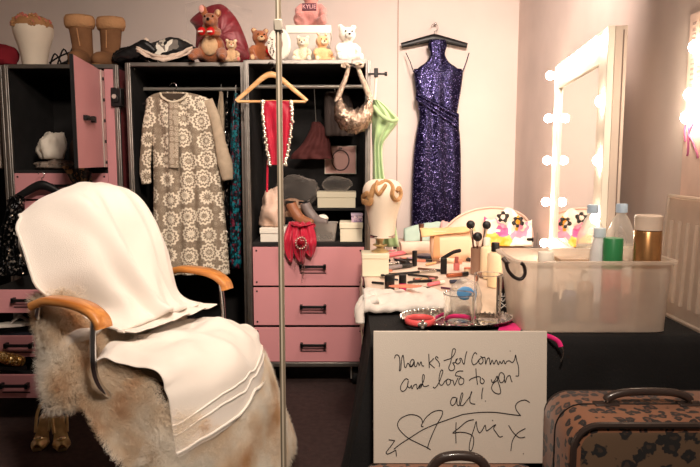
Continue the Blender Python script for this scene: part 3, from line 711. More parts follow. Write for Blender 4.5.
# kangaroo with boxing gloves
YK2 = 3.99
kg = thing('plush_kangaroo', 'brown plush kangaroo with upright pink ears and red boxing gloves', 'soft toy', (P(211, 60, YK2).x, YK2, ZT))
mb = MB().ell((0, .03, .09), (.085, .07, .09), 16).ell((.0, 0, .2), (.05, .05, .07), 14).ell((.008, -.03, .245), (.048, .055, .045), 14).ell((.012, -.08, .23), (.028, .04, .026), 12)
mb.tube([(-.02, .0, .27), (-.045, .0, .32), (-.05, 0, .345)], [.02, .026, .012], 10, flat=.6).tube([(.03, .0, .27), (.05, .0, .30), (.058, 0, .318)], [.018, .024, .012], 10, flat=.6)
for s in (-1, 1):
    mb.tube([(s * .05, -.01, .19), (s * .055, -.05, .165), (s * .03, -.085, .165)], [.022, .02, .02], 10)
    mb.tube([(s * .06, .02, .06), (s * .08, -.05, .05), (s * .085, -.10, .025)], [.04, .032, .024], 10).ell((s * .09, -.11, .022), (.024, .045, .02), 10)
mb.tube([(0, .08, .05), (.06, .12, .04), (.12, .13, .03)], [.03, .025, .015], 8)
mb.v = [(x, y, max(z, .002)) for x, y, z in mb.v]; bd = blob(mb, .0075, 3); bd.v = [(x, y, max(z, .001)) for x, y, z in bd.v]
obj('plush_body', bd, P_BROWN, kg, sharp=180)
obj('belly', MB().ell((0, -.03, .10), (.05, .025, .06), 14), P_TAN, kg); obj('nose', MB().ell((.012, -.118, .236), .010, 8), M_EYE, kg)
for s in (-1, 1):
    gl = obj('boxing_glove', blob(MB().ell((s * .027, -.115, .168), (.026, .026, .026), 12).ell((s * .012, -.125, .172), (.01, .012, .01), 8), .006), P_REDG, kg)
    obj('glove_cuff', MB().box(s * .027 - .014, s * .027 + .014, -.143, -.139, .158, .166), P_WHITE, gl)
    obj('eye', MB().ell((.008 + s * .024, -.075, .262), .006, 8), M_EYE, kg)
obj('inner_ear', MB().ell((-.047, -.017, .318), (.016, .008, .024), 10), plush('ear_pink', (236, 170, 158)), kg)
obj('inner_ear', MB().ell((.051, -.016, .298), (.012, .008, .018), 10), P_TAN, kg)
bear('teddy_bear', 'small beige teddy bear sitting against the plush kangaroo', (P(231.5, 60, 3.98).x, 3.985, ZT), .145, R(10), P_TAN, P_CREAM, P_REDG, pads=plush('pad_pink', (214, 120, 110)))
b = bear('teddy_bear', 'brown teddy bear with red heart half hidden by the white oval frame', (P(260, 60, 4.03).x, 4.04, ZT), .22, R(18), P_BROWN, P_TAN)
ht = MB().ell((-.014, 0, .01), .02, 10).ell((.014, 0, .01), .02, 10).rings([[(math.cos(a) * .03, math.sin(a) * .014, .004) for a in [2 * PI * k / 10 for k in range(10)]], [(math.cos(a) * .004, math.sin(a) * .004, -.036) for a in [2 * PI * k / 10 for k in range(10)]]])
o = obj('heart', blob(ht, .006), P_REDG, b); o.location = (.05, -.085, .06)
# white oval frame
of = thing('oval_frame', 'white oval photo frame with a glittering edge, in front of the brown teddy', 'frame', (P(279, 60, 3.93).x, 3.935, ZT), R(-14))
ring = [Vector((math.cos(a) * .048, 0, .098 + math.sin(a) * .07)) for a in [2 * PI * k / 40 for k in range(40)]]
mb = MB()
rings = []
for a in [2 * PI * k / 40 for k in range(41)]:
    ca, sa = math.cos(a), math.sin(a); q = []
    for dr, dy in ((-.022, -.006), (-.016, -.014), (.022, -.014), (.028, -.006), (.028, .008), (-.022, .008)): q.append(Vector((ca * (.045 + dr), dy, .1 + sa * (.07 + dr))))
    rings.append(q)
obj('frame_ring', MB().rings(rings, cap=False), M_FRAMEW, of); obj('picture', MB().rings([[Vector((math.cos(a) * .024, .0, .1 + math.sin(a) * .049)) for a in [2 * PI * k / 24 for k in range(24)]], [Vector((math.cos(a) * .024, .004, .1 + math.sin(a) * .049)) for a in [2 * PI * k / 24 for k in range(24)]]]), mat('brown_picture', (150, 96, 72), .5), of)
mb = MB(); rnd = random.Random(5)
for k in range(22):
    a = PI + rnd.uniform(-.5, .9); rr = rnd.uniform(.035, .065); mb.ell((math.cos(a) * rr * .9, -.016, .1 + math.sin(a) * (rr + .022)), .0042, 6)
o = obj('glitter_stones', mb, M_SILVER, of); o['kind'] = 'stuff'
# white gift box, pink bear on it, three toys in front
YX = 4.14
zb0, zb1, zb2 = ZT, P(310, 33, YX).z, P(310, 25, YX).z
xa, xb = P(285.5, 40, YX).x, P(331, 40, YX).x
bx = thing('gift_box', 'lidded white box standing on the trunk beneath the pink bear', 'box', ((xa + xb) / 2, YX, ZT)); hw = (xb - xa) / 2
obj('box_body', MB().box(-hw + .005, hw - .005, .005, .23, 0, zb1 - ZT), mat('grey_white_card', (196, 186, 176), .6), bx, bevel=.002)
obj('box_lid', MB().box(-hw, hw, 0, .235, zb1 - ZT, zb2 - ZT), M_WHITECARD, bx, bevel=.003)
pk_ = bear('teddy_bear', 'large pink teddy bear with a dark chest patch, sitting on the white box', (P(310, 30, YX).x, YX + .13, zb2 + .002), .30, 0, P_PINK, P_PINK)
tb = obj('chest_patch', MB().box(-.045, .045, -.2, -.188, .07, .115), mat('maroon_patch', (88, 40, 52), .6), pk_, bevel=.003)
tx = text_mesh('KYLIE', .034); tx.xform(Matrix.Translation((0, -.2015, .0925)) @ Matrix.Rotation(PI / 2, 4, 'X')); obj('patch_lettering', tx, mat('patch_letters', (214, 160, 160), .6, vary=0), tb, flat=True)
bear('teddy_bear', 'cream teddy bear sitting in front of the lidded white box', (P(303, 60, 3.98).x, 3.985, ZT), .165, R(-6), P_CREAM, P_WHITE)
bear('plush_rabbit', 'peach plush toy slumped beside the cream bear before the white box', (P(322, 60, 4.02).x, 4.035, ZT), .185, R(20), P_PEACH, P_CREAM, ears=(.14, .98, .06))
bear('teddy_bear', 'white teddy bear sitting at the end of the trunk top, nearest the purple gown', (P(347, 60, 4.0).x, 4.01, ZT), .235, R(14), P_WHITE, mat('grey_plush_muzzle', (206, 198, 188), .9))

# ------------------------------------------------------------------ the shelf of the drawer trunk
ZS = SH3 + .001
def lidded_box(label, x0, x1, Y, z0, z1, lid, m, d=.2, group='cream lidded boxes on the trunk shelf', name='lidded_box'):
    a, b = P(x0, 230, Y).x, P(x1, 230, Y).x; h = (b - a) / 2
    r = thing(name, label, 'box', ((a + b) / 2, Y, z0), 0, group)
    zl = lerp(z1, z0, lid) - z0; obj('box_body', MB().box(-h + .004, h - .004, .004, d - .004, 0, zl), m, r, bevel=.002)
    obj('box_lid', MB().box(-h, h, 0, d, zl, z1 - z0), m, r, bevel=.003); return r
lidded_box('white lidded box at the shelf end below the wooden hanger, clothes heaped on it', 259.5, 287, T3Y + .05, ZS, z_at(228, T3Y + .05), .4, M_WHITECARD, .22)
lidded_box('wide cream lidded box raised on the upper shelf under the framed card', 317, 356, T3Y + .34, 1.0915, P(330, 192, T3Y + .34).z, .36, M_CREAMCARD, .2)
lidded_box('squat cream lidded box on the shelf, a small patterned box on its lid', 339.5, 363, T3Y + .06, ZS, z_at(223, T3Y + .06), .3, M_CREAMCARD, .2)
sb = thing('small_box', 'small lilac patterned box resting on the squat cream box', 'box', (P(357, 223, T3Y + .1).x, T3Y + .1, z_at(223, T3Y + .06) + .001))
obj('box_body', MB().box(-.035, .035, 0, .09, 0, .04), patch_mat('lilac_print', [(150, 130, 160), (220, 196, 200), (120, 100, 140), (200, 170, 190)], 60), sb, bevel=.002)
obj('box_lid', MB().box(-.037, .037, -.002, .092, .04, .052), mat('lilac_card', (196, 176, 196), .6), sb, bevel=.002)
# clear tub with a white lid edge
tub = thing('clear_tub', 'clear plastic tub holding dark oddments between the red sash and cream box', 'tub', (P(325, 240, T3Y + .05).x, T3Y + .06, ZS))
rg = lambda w, d, z: [Vector((x * w, y * d + .07, z)) for x, y in [(math.copysign(abs(math.cos(a)) ** .35, math.cos(a)), math.copysign(abs(math.sin(a)) ** .35, math.sin(a))) for a in [2 * PI * k / 32 for k in range(32)]]]
obj('tub_wall', MB().rings([rg(.060, .05, 0), rg(.075, .065, .11), rg(.080, .069, .114), rg(.073, .062, .11), rg(.058, .048, .005)], cap=True), M_CLEAR, tub)
single('coiled_belt', crumple((0, 0, .03), (.04, .034, .028), 8, .3, 9, 24, .029), M_BLACK, 'black coiled belt inside the clear tub on the shelf', 'belt', loc=(P(325, 240, T3Y + .05).x, T3Y + .13, ZS + .007))
hb = thing('powder_puff', 'round white powder puff sitting on top of the clear tub', 'powder puff', (P(322, 225, T3Y + .05).x, T3Y + .13, ZS + .115)); obj('puff', MB().ell((0, 0, .025), (.036, .036, .025), 14), M_WHITECARD, hb); obj('puff_ribbon', MB().lathe([(.036, .022), (.0385, .025), (.036, .028)], 20, cap=False), M_CREAMCARD, hb)
# heap of bagged clothes and shoes
single('folded_blouse', crumple((0, 0, .09), (.085, .1, .13), 41, .35, 7, 48, .088), mat('pale_blush_silk', (214, 182, 162), .5, vary=.15, vscale=9), 'pale blush blouse folded on the white shelf box', 'blouse', loc=(P(273, 224, T3Y + .16).x, T3Y + .17, z_at(228, T3Y + .05) + .002), sharp=180)
single('folded_dress', crumple((0, 0, .05), (.10, .06, .06), 47, .35, 8, 44, .048), patch_mat('tan_black_print', [(150, 112, 82), (84, 64, 54), (190, 160, 136), (140, 100, 76)], 9, .6, .1, 'LINEAR'), 'tan and black printed dress bundled on the shelf heap', 'dress', loc=(P(291, 215, T3Y + .12).x, T3Y + .2, z_at(218, T3Y + .12)), sharp=180)
mb = crumple((0, 0, .1), (.13, .05, .10), 52, .3, 10, 44, .1); single('clothes_bag', mb, clear_mat('crinkled_bag', (226, 214, 204), .11, .1, .8), 'crinkled clear plastic bag heaped over clothes under the red top', 'plastic bag', loc=(P(296, 205, T3Y + .3).x, T3Y + .45, z_at(208, T3Y + .2)), sharp=60)
mb = crumple((0, 0, .045), (.10, .04, .05), 58, .2, 10, 36, .06); single('clothes_bag', mb, clear_mat('clear_bag', (226, 216, 208), .05, .08, .9), 'clear plastic bag standing on the wide cream box', 'plastic bag', loc=(P(337, 192, T3Y + .42).x, T3Y + .42, P(330, 192, T3Y + .34).z + .002), sharp=60)
for dx, lb in ((0, 'brown leather ankle boot leaning across the shelf heap'), (14, 'grey leather ankle boot leaning against the clear tub')):
    r = thing('ankle_boot', lb, 'boot', P(301 + dx, 224, T3Y + .1 + dx * .002), R(-20)); m_ = mat('boot_leather', (150, 96, 66) if dx == 0 else (120, 108, 104), .45, vary=.2)
    mb = blob(MB().tube([(-.07, 0, .13), (-.045, 0, .08), (-.01, 0, .035)], [.034, .034, .036], 12).tube([(-.01, 0, .03), (.04, -.01, .018), (.09, -.015, .014)], [.036, .03, .018], 12), .008); obj('boot_upper', mb, m_, r, sharp=180)
    obj('boot_heel', MB().cyl((-.035, 0, .02), (-.05, 0, -.02), .018, .012), M_BLACK, r)
    obj('boot_opening', MB().lathe([(.024, 0), (.036, .0), (.036, .01), (.024, .01)], 16, c=(-.072, 0, .13), cap=False), M_BLACK, r)
# red sash with jewelled buckle, hanging over the shelf edge
ZR = T3Y - .045
rs_ = thing('jewelled_sash', 'red ruffled sash with a jewelled buckle spilling over the shelf edge', 'sash', P(301, 280, ZR))
def leaf(pts, w, m, name, par, seed):
    c = curve_pts([P(a, b, y) for a, b, y in pts], 5); n = len(c)
    mb = MB().grid(lambda u, v: c[int(round(v * (n - 1)))] + Vector(((u - .5) * 2 * w * math.sin(PI * (.12 + .88 * v)) ** .7 if v < .98 else 0, -.012 * math.sin(u * PI * 3 + seed), .004 * math.sin(u * 6 + seed))), 10, n - 1)
    mb.shift(par.location); return obj(name, mb, m, par, solid=.003, sharp=180)
ZR2 = T3Y + .03
for i, (pts, w) in enumerate([([(293, 222, ZR2), (292, 230, ZR2 - .04), (290, 240, ZR), (289, 250, ZR), (291, 262, ZR)], .042), ([(299, 222, ZR2), (300, 232, ZR2 - .04), (301, 242, ZR - .02), (300, 252, ZR - .01), (300, 262, ZR)], .05),
                              ([(306, 222, ZR2), (308, 232, ZR2 - .04), (309, 242, ZR - .01), (310, 250, ZR), (311, 257, ZR)], .045), ([(291, 222, ZR2), (300, 226, ZR2 - .05), (310, 224, ZR2), (314, 228, ZR2)], .03), ([(303, 236, ZR - .02), (303, 244, ZR - .04), (302, 252, ZR - .03), (303, 264, ZR)], .022)]):
    leaf(pts, w, M_RED, 'sash_fold', rs_, i)
bk = MB()
for k in range(14):
    a = 2 * PI * k / 14; q = P(301 + 5.2 * math.cos(a), 243 + 5.6 * math.sin(a), ZR - .05); bk.ell(q, .0062, 8)
bk.shift(rs_.location); o = obj('jewelled_buckle', bk, mat('pearl_beads', (216, 190, 176), .25, .5), rs_); o['kind'] = 'stuff'
mb = MB().ell(P(301, 242, ZR - .055), (.022, .012, .022), 14); mb.shift(rs_.location); obj('buckle_stone', mb, mat('dark_red_stone', (140, 10, 30), .15, coat=.6), rs_)
for x0, x1, y1 in ((297, 295, 270), (303, 302, 284), (304.5, 304, 276)):
    mb = MB(); n = 20
    for k in range(n): mb.ell(P(lerp(x0, x1, k / n) + .4 * math.sin(k), lerp(250, y1, k / n), ZR - .006), .0034, 6)
    mb.shift(rs_.location); o = obj('bead_string', mb, mat('bead', (150, 110, 104), .3, .4), rs_); o['kind'] = 'stuff'
# framed card on the back panel
YC2 = T3Y + .55
fc = thing('framed_card', 'pink card with an oval ring motif in a pale frame at the trunk back', 'framed card', P(340.5, 173, YC2))
a, b = P(327.5, 145.5, YC2), P(357.5, 172, YC2); w_ = (b.x - a.x) / 2; h_ = a.z - b.z
obj('card', MB().box(-w_, w_, -.006, .0, 0, h_), mat('pink_card', (230, 182, 172), .6), fc)
ov = MB().tube([(math.cos(t) * .058, -.009, h_ * .48 + math.sin(t) * .068) for t in [2 * PI * k / 36 for k in range(36)]], .004, 6, closed=True); obj('oval_ring', ov, mat('grey_ring', (110, 84, 84), .4), fc)
obj('crown_mark', MB().box(-.012, .012, -.010, -.004, h_ * .9, h_ * .96), mat('crown_grey', (120, 96, 96), .4), fc)
obj('mount', MB().box(-w_ - .006, w_ + .006, .0, .012, -.006, h_ + .006), M_WHITECARD, fc)
# dark clothes hanging deep inside the drawer trunk
def deep(name, label, rows, Y, m, seed, cat='garment'):
    mb = garment_mb(rows, Y, .03, .012, 3, 20, seed); r = thing(name, label, cat, P((rows[-1][1] + rows[-1][2]) / 2, rows[-1][0], Y)); mb.shift(r.location)
    obj('garment_body', mb, m, r, sharp=180); tp = P((rows[0][1] + rows[0][2]) / 2, rows[0][0], Y)
    q = MB().tube([tp, tp + Vector((0, -.02, .03)), Vector((tp.x, T3Y + .25, 1.862 - .018))], .0025, 6); q.shift(r.location); obj('hanging_loop', q, M_STEEL, r); return r
deep('cardigan', 'dark grey cardigan hanging deep in the drawer trunk behind the silver bag', [(92, 326, 344), (96, 324, 350), (112, 324, 354), (136, 325, 354)], T3Y + .4, mat('charcoal_knit', (78, 66, 62), .9), 3)
deep('skirt', 'dull maroon skirt hanging deep in the trunk beside the red beaded top', [(122, 312, 320), (132, 309, 328), (145, 301, 331), (154, 292, 332), (159, 290, 334)], T3Y + .44, mat('maroon_cloth', (84, 40, 38), .85), 6)

# ------------------------------------------------------------------ inside the trunk with the open door
ZQ = ZD1 + .001; YQ = T1Y + .2
def at1(px, Y): return P(px, 150, Y).x
single('crumpled_shirt', crumple((0, 0, .085), (.085, .08, .10), 61, .4, 9, 44, .07), mat('white_cotton', (240, 230, 214), .8, vary=.08), 'crumpled white shirt in the open upper compartment beside the pink door', 'shirt', loc=(at1(52, T1Y + .13), T1Y + .14, ZQ + .052), sharp=180)
single('grey_scarf', crumple((0, 0, .025), (.11, .075, .035), 66, .4, 12, 48, .024), patch_mat('grey_mixed_knit', [(90, 80, 76), (176, 160, 146), (60, 52, 50), (140, 120, 106)], 45, .8, .08, 'LINEAR'), 'tangled grey scarf spread under the crumpled white shirt', 'scarf', loc=(at1(52, T1Y + .1), T1Y + .12, ZQ), sharp=180)
single('dark_jumper', crumple((0, 0, .09), (.065, .09, .11), 71, .3, 8, 40, .085), mat('navy_knit', (40, 42, 50), .9), 'dark jumper heaped at the compartment back behind the white shirt', 'jumper', loc=(at1(52, T1Y + .32), T1Y + .36, ZQ), sharp=180)
single('brown_cardigan', crumple((0, 0, .1), (.07, .08, .13), 76, .3, 8, 40, .095), mat('brown_knit', (92, 72, 60), .9), 'brown cardigan heaped next to the pink door inside the compartment', 'cardigan', loc=(at1(78, T1Y + .36), T1Y + .40, ZQ), sharp=180)
sf = thing('printed_scarf', 'black and gold printed scarf hanging out of the compartment over the pink drawer', 'scarf', P(80, 187, T1Y - .05))
c_ = [P(a, b, y) for a, b, y in ((70, 164, T1Y + .05), (74, 166.5, T1Y - .035), (79, 174, T1Y - .05), (82, 181, T1Y - .05), (84, 187, T1Y - .045))]; c_ = curve_pts(c_, 5); n_ = len(c_)
mb = MB().grid(lambda u, v: c_[int(round(v * (n_ - 1)))] + Vector(((u - .5) * lerp(.13, .12, v) * (1 if v < .7 else 1.3 - .5 * v), -.014 * math.sin(u * 9 + v * 3), .02 * (u - .5))), 14, n_ - 1); mb.shift(sf.location)
obj('scarf_cloth', mb, patch_mat('black_gold_print', [(16, 14, 14), (150, 112, 70), (26, 22, 20), (60, 44, 34)], 38, .5, .08), sf, solid=.004, sharp=180)
mb = MB().tube(curve_pts([P(68, 168, T1Y - .03), P(76, 180, T1Y - .06), P(85, 187, T1Y - .05), P(91, 172, T1Y - .06)], 5), .008, 8, flat=.4); mb.shift(sf.location); obj('scarf_hem', mb, M_BLACK, sf)
# in the pulled-out drawers
def flat_sole(mb, L, w, z): 
    ring = [(math.cos(a) * w * (1 if math.cos(a - .3) > 0 else .9), math.sin(a) * L) for a in [2 * PI * k / 24 for k in range(24)]]
    mb.rings([[Vector((x, y, z)) for x, y in ring], [Vector((x, y, z + .016)) for x, y in ring]]); return mb
zB = P(20, 336, 3.4).z; zC = P(20, 375, 3.3).z
ff = thing('flip_flop', 'white flip-flop lying at an angle in a pulled-out drawer', 'sandal', P(15, 328, 3.58), R(-70)); ff.location.z = zB + .012
obj('sole', flat_sole(MB(), .115, .042, 0), mat('white_rubber', (226, 218, 206), .6), ff)
obj('strap', MB().tube(curve_pts([(-.036, -.02, .016), (-.02, .03, .05), (0, .07, .018), (.02, .03, .05), (.036, -.02, .016)], 4), .006, 6), mat('grey_strap', (180, 172, 164), .5), ff)
single('folded_jeans', crumple((0, 0, .03), (.16, .10, .045), 80, .2, 8, 40, .029), mat('dark_denim', (34, 36, 46), .9), 'dark folded jeans under the white flip-flop in the drawer', 'jeans', loc=(P(20, 330, 3.62).x, 3.64, P(20, 357, 3.4).z + .0135), sharp=180)
gs = thing('glitter_shoe', 'gold glittery shoe in the lowest pulled-out drawer', 'shoe', P(6, 361, 3.36), R(82)); gs.location.z = zC + .035
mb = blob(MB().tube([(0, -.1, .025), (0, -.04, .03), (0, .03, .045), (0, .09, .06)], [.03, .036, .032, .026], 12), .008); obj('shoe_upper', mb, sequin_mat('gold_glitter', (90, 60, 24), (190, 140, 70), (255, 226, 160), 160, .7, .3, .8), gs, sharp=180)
obj('shoe_sole', flat_sole(MB(), .12, .034, -.018), M_BLACK, gs)
single('folded_leggings', crumple((0, 0, .04), (.2, .12, .06), 84, .2, 8, 40, .039), M_DARKCLOTH, 'black folded leggings in the lowest pulled-out drawer, glitter shoe on them', 'leggings', loc=(P(22, 370, 3.5).x, 3.52, P(20, 398, 3.3).z + .0135), sharp=180)

# ------------------------------------------------------------------ the styling chair
CO = Vector((-.763, 2.558, 0)); CR = R(-24.2)
ch = thing('styling_chair', 'bentwood-armed styling chair under sheepskins and white towels', 'chair', CO, CR)
obj('seat', MB().box(-.095, .27, -.29, .29, .50, .60), mat('brown_leather', (70, 48, 40), .5), ch, bevel=.03)
BM = Matrix.Translation((-.195, 0, .54)) @ Matrix.Rotation(R(-14), 4, 'Y')
obj('backrest', MB().box(-.045, .035, -.21, .21, .04, .60, BM), bpy.data.materials['brown_leather'], ch, bevel=.04)
def arm(s):
    y = s * .372
    pts = [(-.29, y, .862), (-.25, y, .878), (-.20, y, .892), (-.09, y, .892), (-.01, y, .878), (.042, y, .848), (.056, y, .815)]
    c = curve_pts(pts, 5); rings = []
    for i, p in enumerate(c):
        a = c[max(0, i - 1)]; b = c[min(len(c) - 1, i + 1)]; t = (b - a).normalized(); nrm = Vector((-t.z, 0, t.x)); 
        if nrm.z < 0: nrm = -nrm
        v = i / (len(c) - 1); hw = lerp(.022, .034, smooth(v * 1.4)); th = .015
        rings.append([p + Vector((0, hw * dy, 0)) + nrm * th * dz for dy, dz in ((-1, -.6), (-.8, -1), (.8, -1), (1, -.6), (1, .6), (.8, 1), (-.8, 1), (-1, .6))])
    ar = obj('armrest', MB().rings(rings), M_WOOD, ch, sharp=50)
    obj('arm_post', MB().tube(curve_pts([(.015, y, .86), (.015, s * .385, .78), (.02, s * .385, .64), (.03, s * .33, .55), (.03, s * .24, .53)], 5), .011, 10), M_CHROME, ar)
    obj('arm_bracket', MB().tube(curve_pts([(-.26, y, .865), (-.28, s * .36, .82), (-.30, s * .30, .79), (-.30, s * .20, .78)], 5), .011, 10), M_CHROME, ar)
for s in (-1, 1): arm(s)
obj('pedestal', MB().lathe([(.05, .06), (.05, .3), (.035, .3), (.035, .5), (.1, .5)], 24), M_CHROME, ch)
for k in range(5):
    a = 2 * PI * k / 5 + .3; e = Vector((math.cos(a) * .27, math.sin(a) * .27, .075))
    f = obj('foot', MB().tube([(0, 0, .10), tuple(e * .6 + Vector((0, 0, .045))), tuple(e)], [.03, .026, .02], 10, flat=.7), M_BLACK, ch)
    obj('foot_caster', MB().cyl(e + Vector((-.012, 0, -.045)), e + Vector((.012, 0, -.045)), .03), M_RUBBER, f)
M_FUR = mat('cream_sheepskin', (236, 208, 172), .95, vary=.12, vscale=6)
def fur_mat():
    m, nt, b = new_mat('sheepskin_wool'); L = nt.links.new
    n = N(nt, 'ShaderNodeTexNoise'); n.inputs['Scale'].default_value = 5.5; n.inputs['Detail'].default_value = 3; L(coords(nt), n.inputs['Vector'])
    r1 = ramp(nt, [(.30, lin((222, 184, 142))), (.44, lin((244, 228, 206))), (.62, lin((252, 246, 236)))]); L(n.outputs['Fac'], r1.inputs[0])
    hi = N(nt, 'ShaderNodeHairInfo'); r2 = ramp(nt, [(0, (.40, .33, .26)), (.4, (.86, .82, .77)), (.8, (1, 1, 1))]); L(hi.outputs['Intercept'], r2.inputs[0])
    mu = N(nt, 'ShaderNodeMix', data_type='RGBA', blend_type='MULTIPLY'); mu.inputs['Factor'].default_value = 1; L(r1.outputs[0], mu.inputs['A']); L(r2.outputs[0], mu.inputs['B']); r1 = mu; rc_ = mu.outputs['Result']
    L(rc_, b.inputs['Base Color']); b.inputs['Roughness'].default_value = .7; b.inputs['Specular IOR Level'].default_value = .2
    tl = N(nt, 'ShaderNodeBsdfTranslucent'); L(rc_, tl.inputs[0]); mx = N(nt, 'ShaderNodeMixShader'); mx.inputs[0].default_value = .4
    L(b.outputs[0], mx.inputs[1]); L(tl.outputs[0], mx.inputs[2]); L(mx.outputs[0], nt.nodes['Material Output'].inputs[0]); return m
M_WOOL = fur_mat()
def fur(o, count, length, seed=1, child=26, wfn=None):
    o.data.materials.clear(); o.data.materials.append(M_WOOL)
    md = o.modifiers.new('wool', 'PARTICLE_SYSTEM'); s = md.particle_system.settings; md.particle_system.seed = seed
    s.type = 'HAIR'; s.count = count; s.hair_length = length; s.hair_step = 4; s.use_advanced_hair = False
    s.emit_from = 'FACE'; s.distribution = 'RAND'; s.use_modifier_stack = False
    s.child_type = 'INTERPOLATED'; s.rendered_child_count = child; s.child_percent = 1
    s.clump_factor = .85; s.clump_shape = .25; s.roughness_1 = .022; s.roughness_1_size = .06; s.roughness_endpoint = .045; s.roughness_2 = .022; s.roughness_2_threshold = .2
    s.kink = 'CURL'; s.kink_amplitude = .011; s.kink_frequency = 2.2
    s.root_radius = .9; s.tip_radius = .25; s.radius_scale = .0016; s.display_step = 2; s.render_step = 3
    s.material = 1
    if wfn:
        vg = o.vertex_groups.new(name='wool')
        for v in o.data.vertices: vg.add([v.index], wfn(v.co), 'REPLACE')
        md.particle_system.vertex_group_density = 'wool'
# sheepskin over the back
sk = thing('sheepskin', 'cream sheepskin wrapped over the chair back, showing below its white towel', 'sheepskin', CO, CR, 'sheepskins on the styling chair')
mb = MB()
SB_ = lambda u, v: None
def back_pt(u, v):                       # closed pillow round the backrest; u round the section, v from bottom to top
    a = 2 * PI * u; z = lerp(-.03, .690, v)
    ww = .288 * (1 - .55 * smooth((v - .72) / .28) ** 2) * (1 + .08 * (1 - smooth(v / .45)))
    dd = .08 * (1 - .3 * smooth((v - .75) / .25)) * (1 + .25 * (1 - smooth(v / .4)))
    ca, sa = math.cos(a), math.sin(a); e = .62
    x = math.copysign(abs(ca) ** e, ca) * dd - .005; y = math.copysign(abs(sa) ** e, sa) * ww
    y -= .02 * (1 - smooth(v / .5)) if y < 0 else 0
    k = 1 + .05 * nz(u * 9 % 9, v * 5, 3)
    return BM @ Vector((x * k, y * k - .012, z))
nu_, nv_ = 40, 26
mb.rings([[back_pt(j / nu_, i / nv_) for j in range(nu_)] for i in range(nv_ + 1)])
o = obj('fleece', mb, M_FUR, sk, sharp=180); BI = BM.inverted()
def back_w(c):
    q = BI @ c
    if q.z > .20 and q.x > -.035 and q.y > -.25: return 0.0
    if q.z > .34 and q.y < 0: return 0.0
    if q.z > .56 and q.y < .12: return 0.0
    return 1.0
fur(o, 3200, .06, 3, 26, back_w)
# sheepskin over the seat, falling to the floor in front
sk2 = thing('sheepskin', 'cream sheepskin spread over the seat and falling to the floor in front', 'sheepskin', CO, CR, 'sheepskins on the styling chair')
path = curve_pts([(-.085, 0, .638), (0, 0, .640), (.14, 0, .638), (.23, 0, .615), (.30, 0, .54), (.33, 0, .42), (.355, 0, .26), (.39, 0, .09)], 5); npth = len(path)
def seat_pt(u, v, off=0.):
    p = path[min(npth - 1, int(v * (npth - 1)))]; q = path[min(npth - 1, int(v * (npth - 1)) + 1)]; f = v * (npth - 1) - int(v * (npth - 1)); p = p.lerp(q, f)
    t = 2 * u - 1; low = smooth((v - .55) / .45); hang = smooth((v - .35) / .25)
    wid = lerp(.365, .37 + (.10 if t > 0 else -.20) * low, hang)
    drop = lerp(.15, .36, smooth(v / .35)) if v < .35 else max(.0, p.z - lerp(.27, .09, (v - .35) / .65))
    drop = drop * (1 if t < 0 else lerp(1, .1, hang)) * smooth((abs(t) - .62) / .38); y = t * wid * (1 - .10 * smooth((abs(t) - .65) / .35) * (1 - hang))
    x = p.x - hang * .12 * abs(t) ** 2.2 + .012 * nz(u * 5, v * 5) + off
    return Vector((x, y, p.z - drop + .012 * nz(u * 4 + 3, v * 6)))
mb = MB().grid(seat_pt, 34, 40)
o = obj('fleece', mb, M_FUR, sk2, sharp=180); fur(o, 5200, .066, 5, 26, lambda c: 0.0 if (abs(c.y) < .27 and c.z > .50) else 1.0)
for p_ in (o,): pass
# towels
tw = thing('white_towel', 'white towel draped over the chair back and down onto the seat', 'towel', CO, CR, 'white towels on the styling chair')
tpath = [(-.155, -.12, .52), (-.17, -.05, .60), (-.15, 0, .69), (-.08, 0, .765), (.02, 0, .775), (.10, 0, .73), (.15, 0, .62), (.17, 0, .48), (.175, 0, .34), (.19, 0, .225), (.225, 0, .17)]
tpath = [BM @ Vector((a, 0, c)) for a, b, c in tpath] + [Vector((-.045, 0, .745)), Vector((.03, 0, .742))]
tpath = curve_pts(tpath, 5); nt_ = len(tpath)
def towel_pt(u, v):
    fi = v * (nt_ - 1); i = min(nt_ - 2, int(fi)); p = tpath[i].lerp(tpath[i + 1], fi - i)
    t = 2 * u - 1
    top = math.exp(-((v - .36) / .22) ** 2)
    wid = lerp(.30, .295, smooth((v - .52) / .15))
    wid *= 1 - .20 * math.exp(-((v - .30) / .14) ** 2)
    if t < 0: wid = (1 - .20 * math.exp(-((v - .30) / .14) ** 2)) * lerp(.25 + .105 * smooth((v - .2) / .15), .22, smooth((v - .60) / .14))
    rnd_ = (abs(t) ** 2.6)
    d = BM.to_3x3() @ Vector((-.10 - (.07 if t < 0 else 0), 0, 0)) * (rnd_ if t > 0 else smooth((abs(t) - .55) / .45)) * smooth((v - .25) / .2) * (1 - smooth((v - .70) / .2))
    z = -.10 * rnd_ * top
    w = .024 * nz(u * 3.2 + 7, v * 4.5, 1) + .014 * nz(u * 8, v * 6 + u * 5, 4) + .010 * math.sin(9 * u - 5 * v + 3 * nz(u * 2, v * 3)) * smooth((v - .4) / .2)
    w += .034 * math.exp(-((t * .8 + .95 - v * 1.15) / .09) ** 2) * smooth((v - .35) / .15) - .014 * math.exp(-((t * .8 + 1.1 - v * 1.15) / .07) ** 2) * smooth((v - .35) / .15)
    on_ = smooth((v - .38) / .1)
    for c0, sl, am, wd in ((.25, .9, .026, .10), (-.25, .75, .022, .08), (.62, 1.1, .020, .07)):
        w += am * on_ * math.exp(-((t - c0 - sl * (v - .62) - .10 * nz(v * 5, c0 * 9)) / wd) ** 2)
    w = max(w, -.012)
    n = Vector((.82, 0, .57)) if v > .36 else Vector((0, 0, 1))
    return p + d + Vector((0, t * wid - .005, z)) + n * (w + .022 * smooth((v - .3) / .1))
o = obj('towel_cloth', MB().grid(towel_pt, 44, 70), M_TOWEL, tw, solid=.006, sub=1, sharp=180)
hm = [towel_pt(0, v / 60) for v in range(14, 58)]; obj('hem', MB().tube(hm, .0065, 6), M_TOWEL, tw)
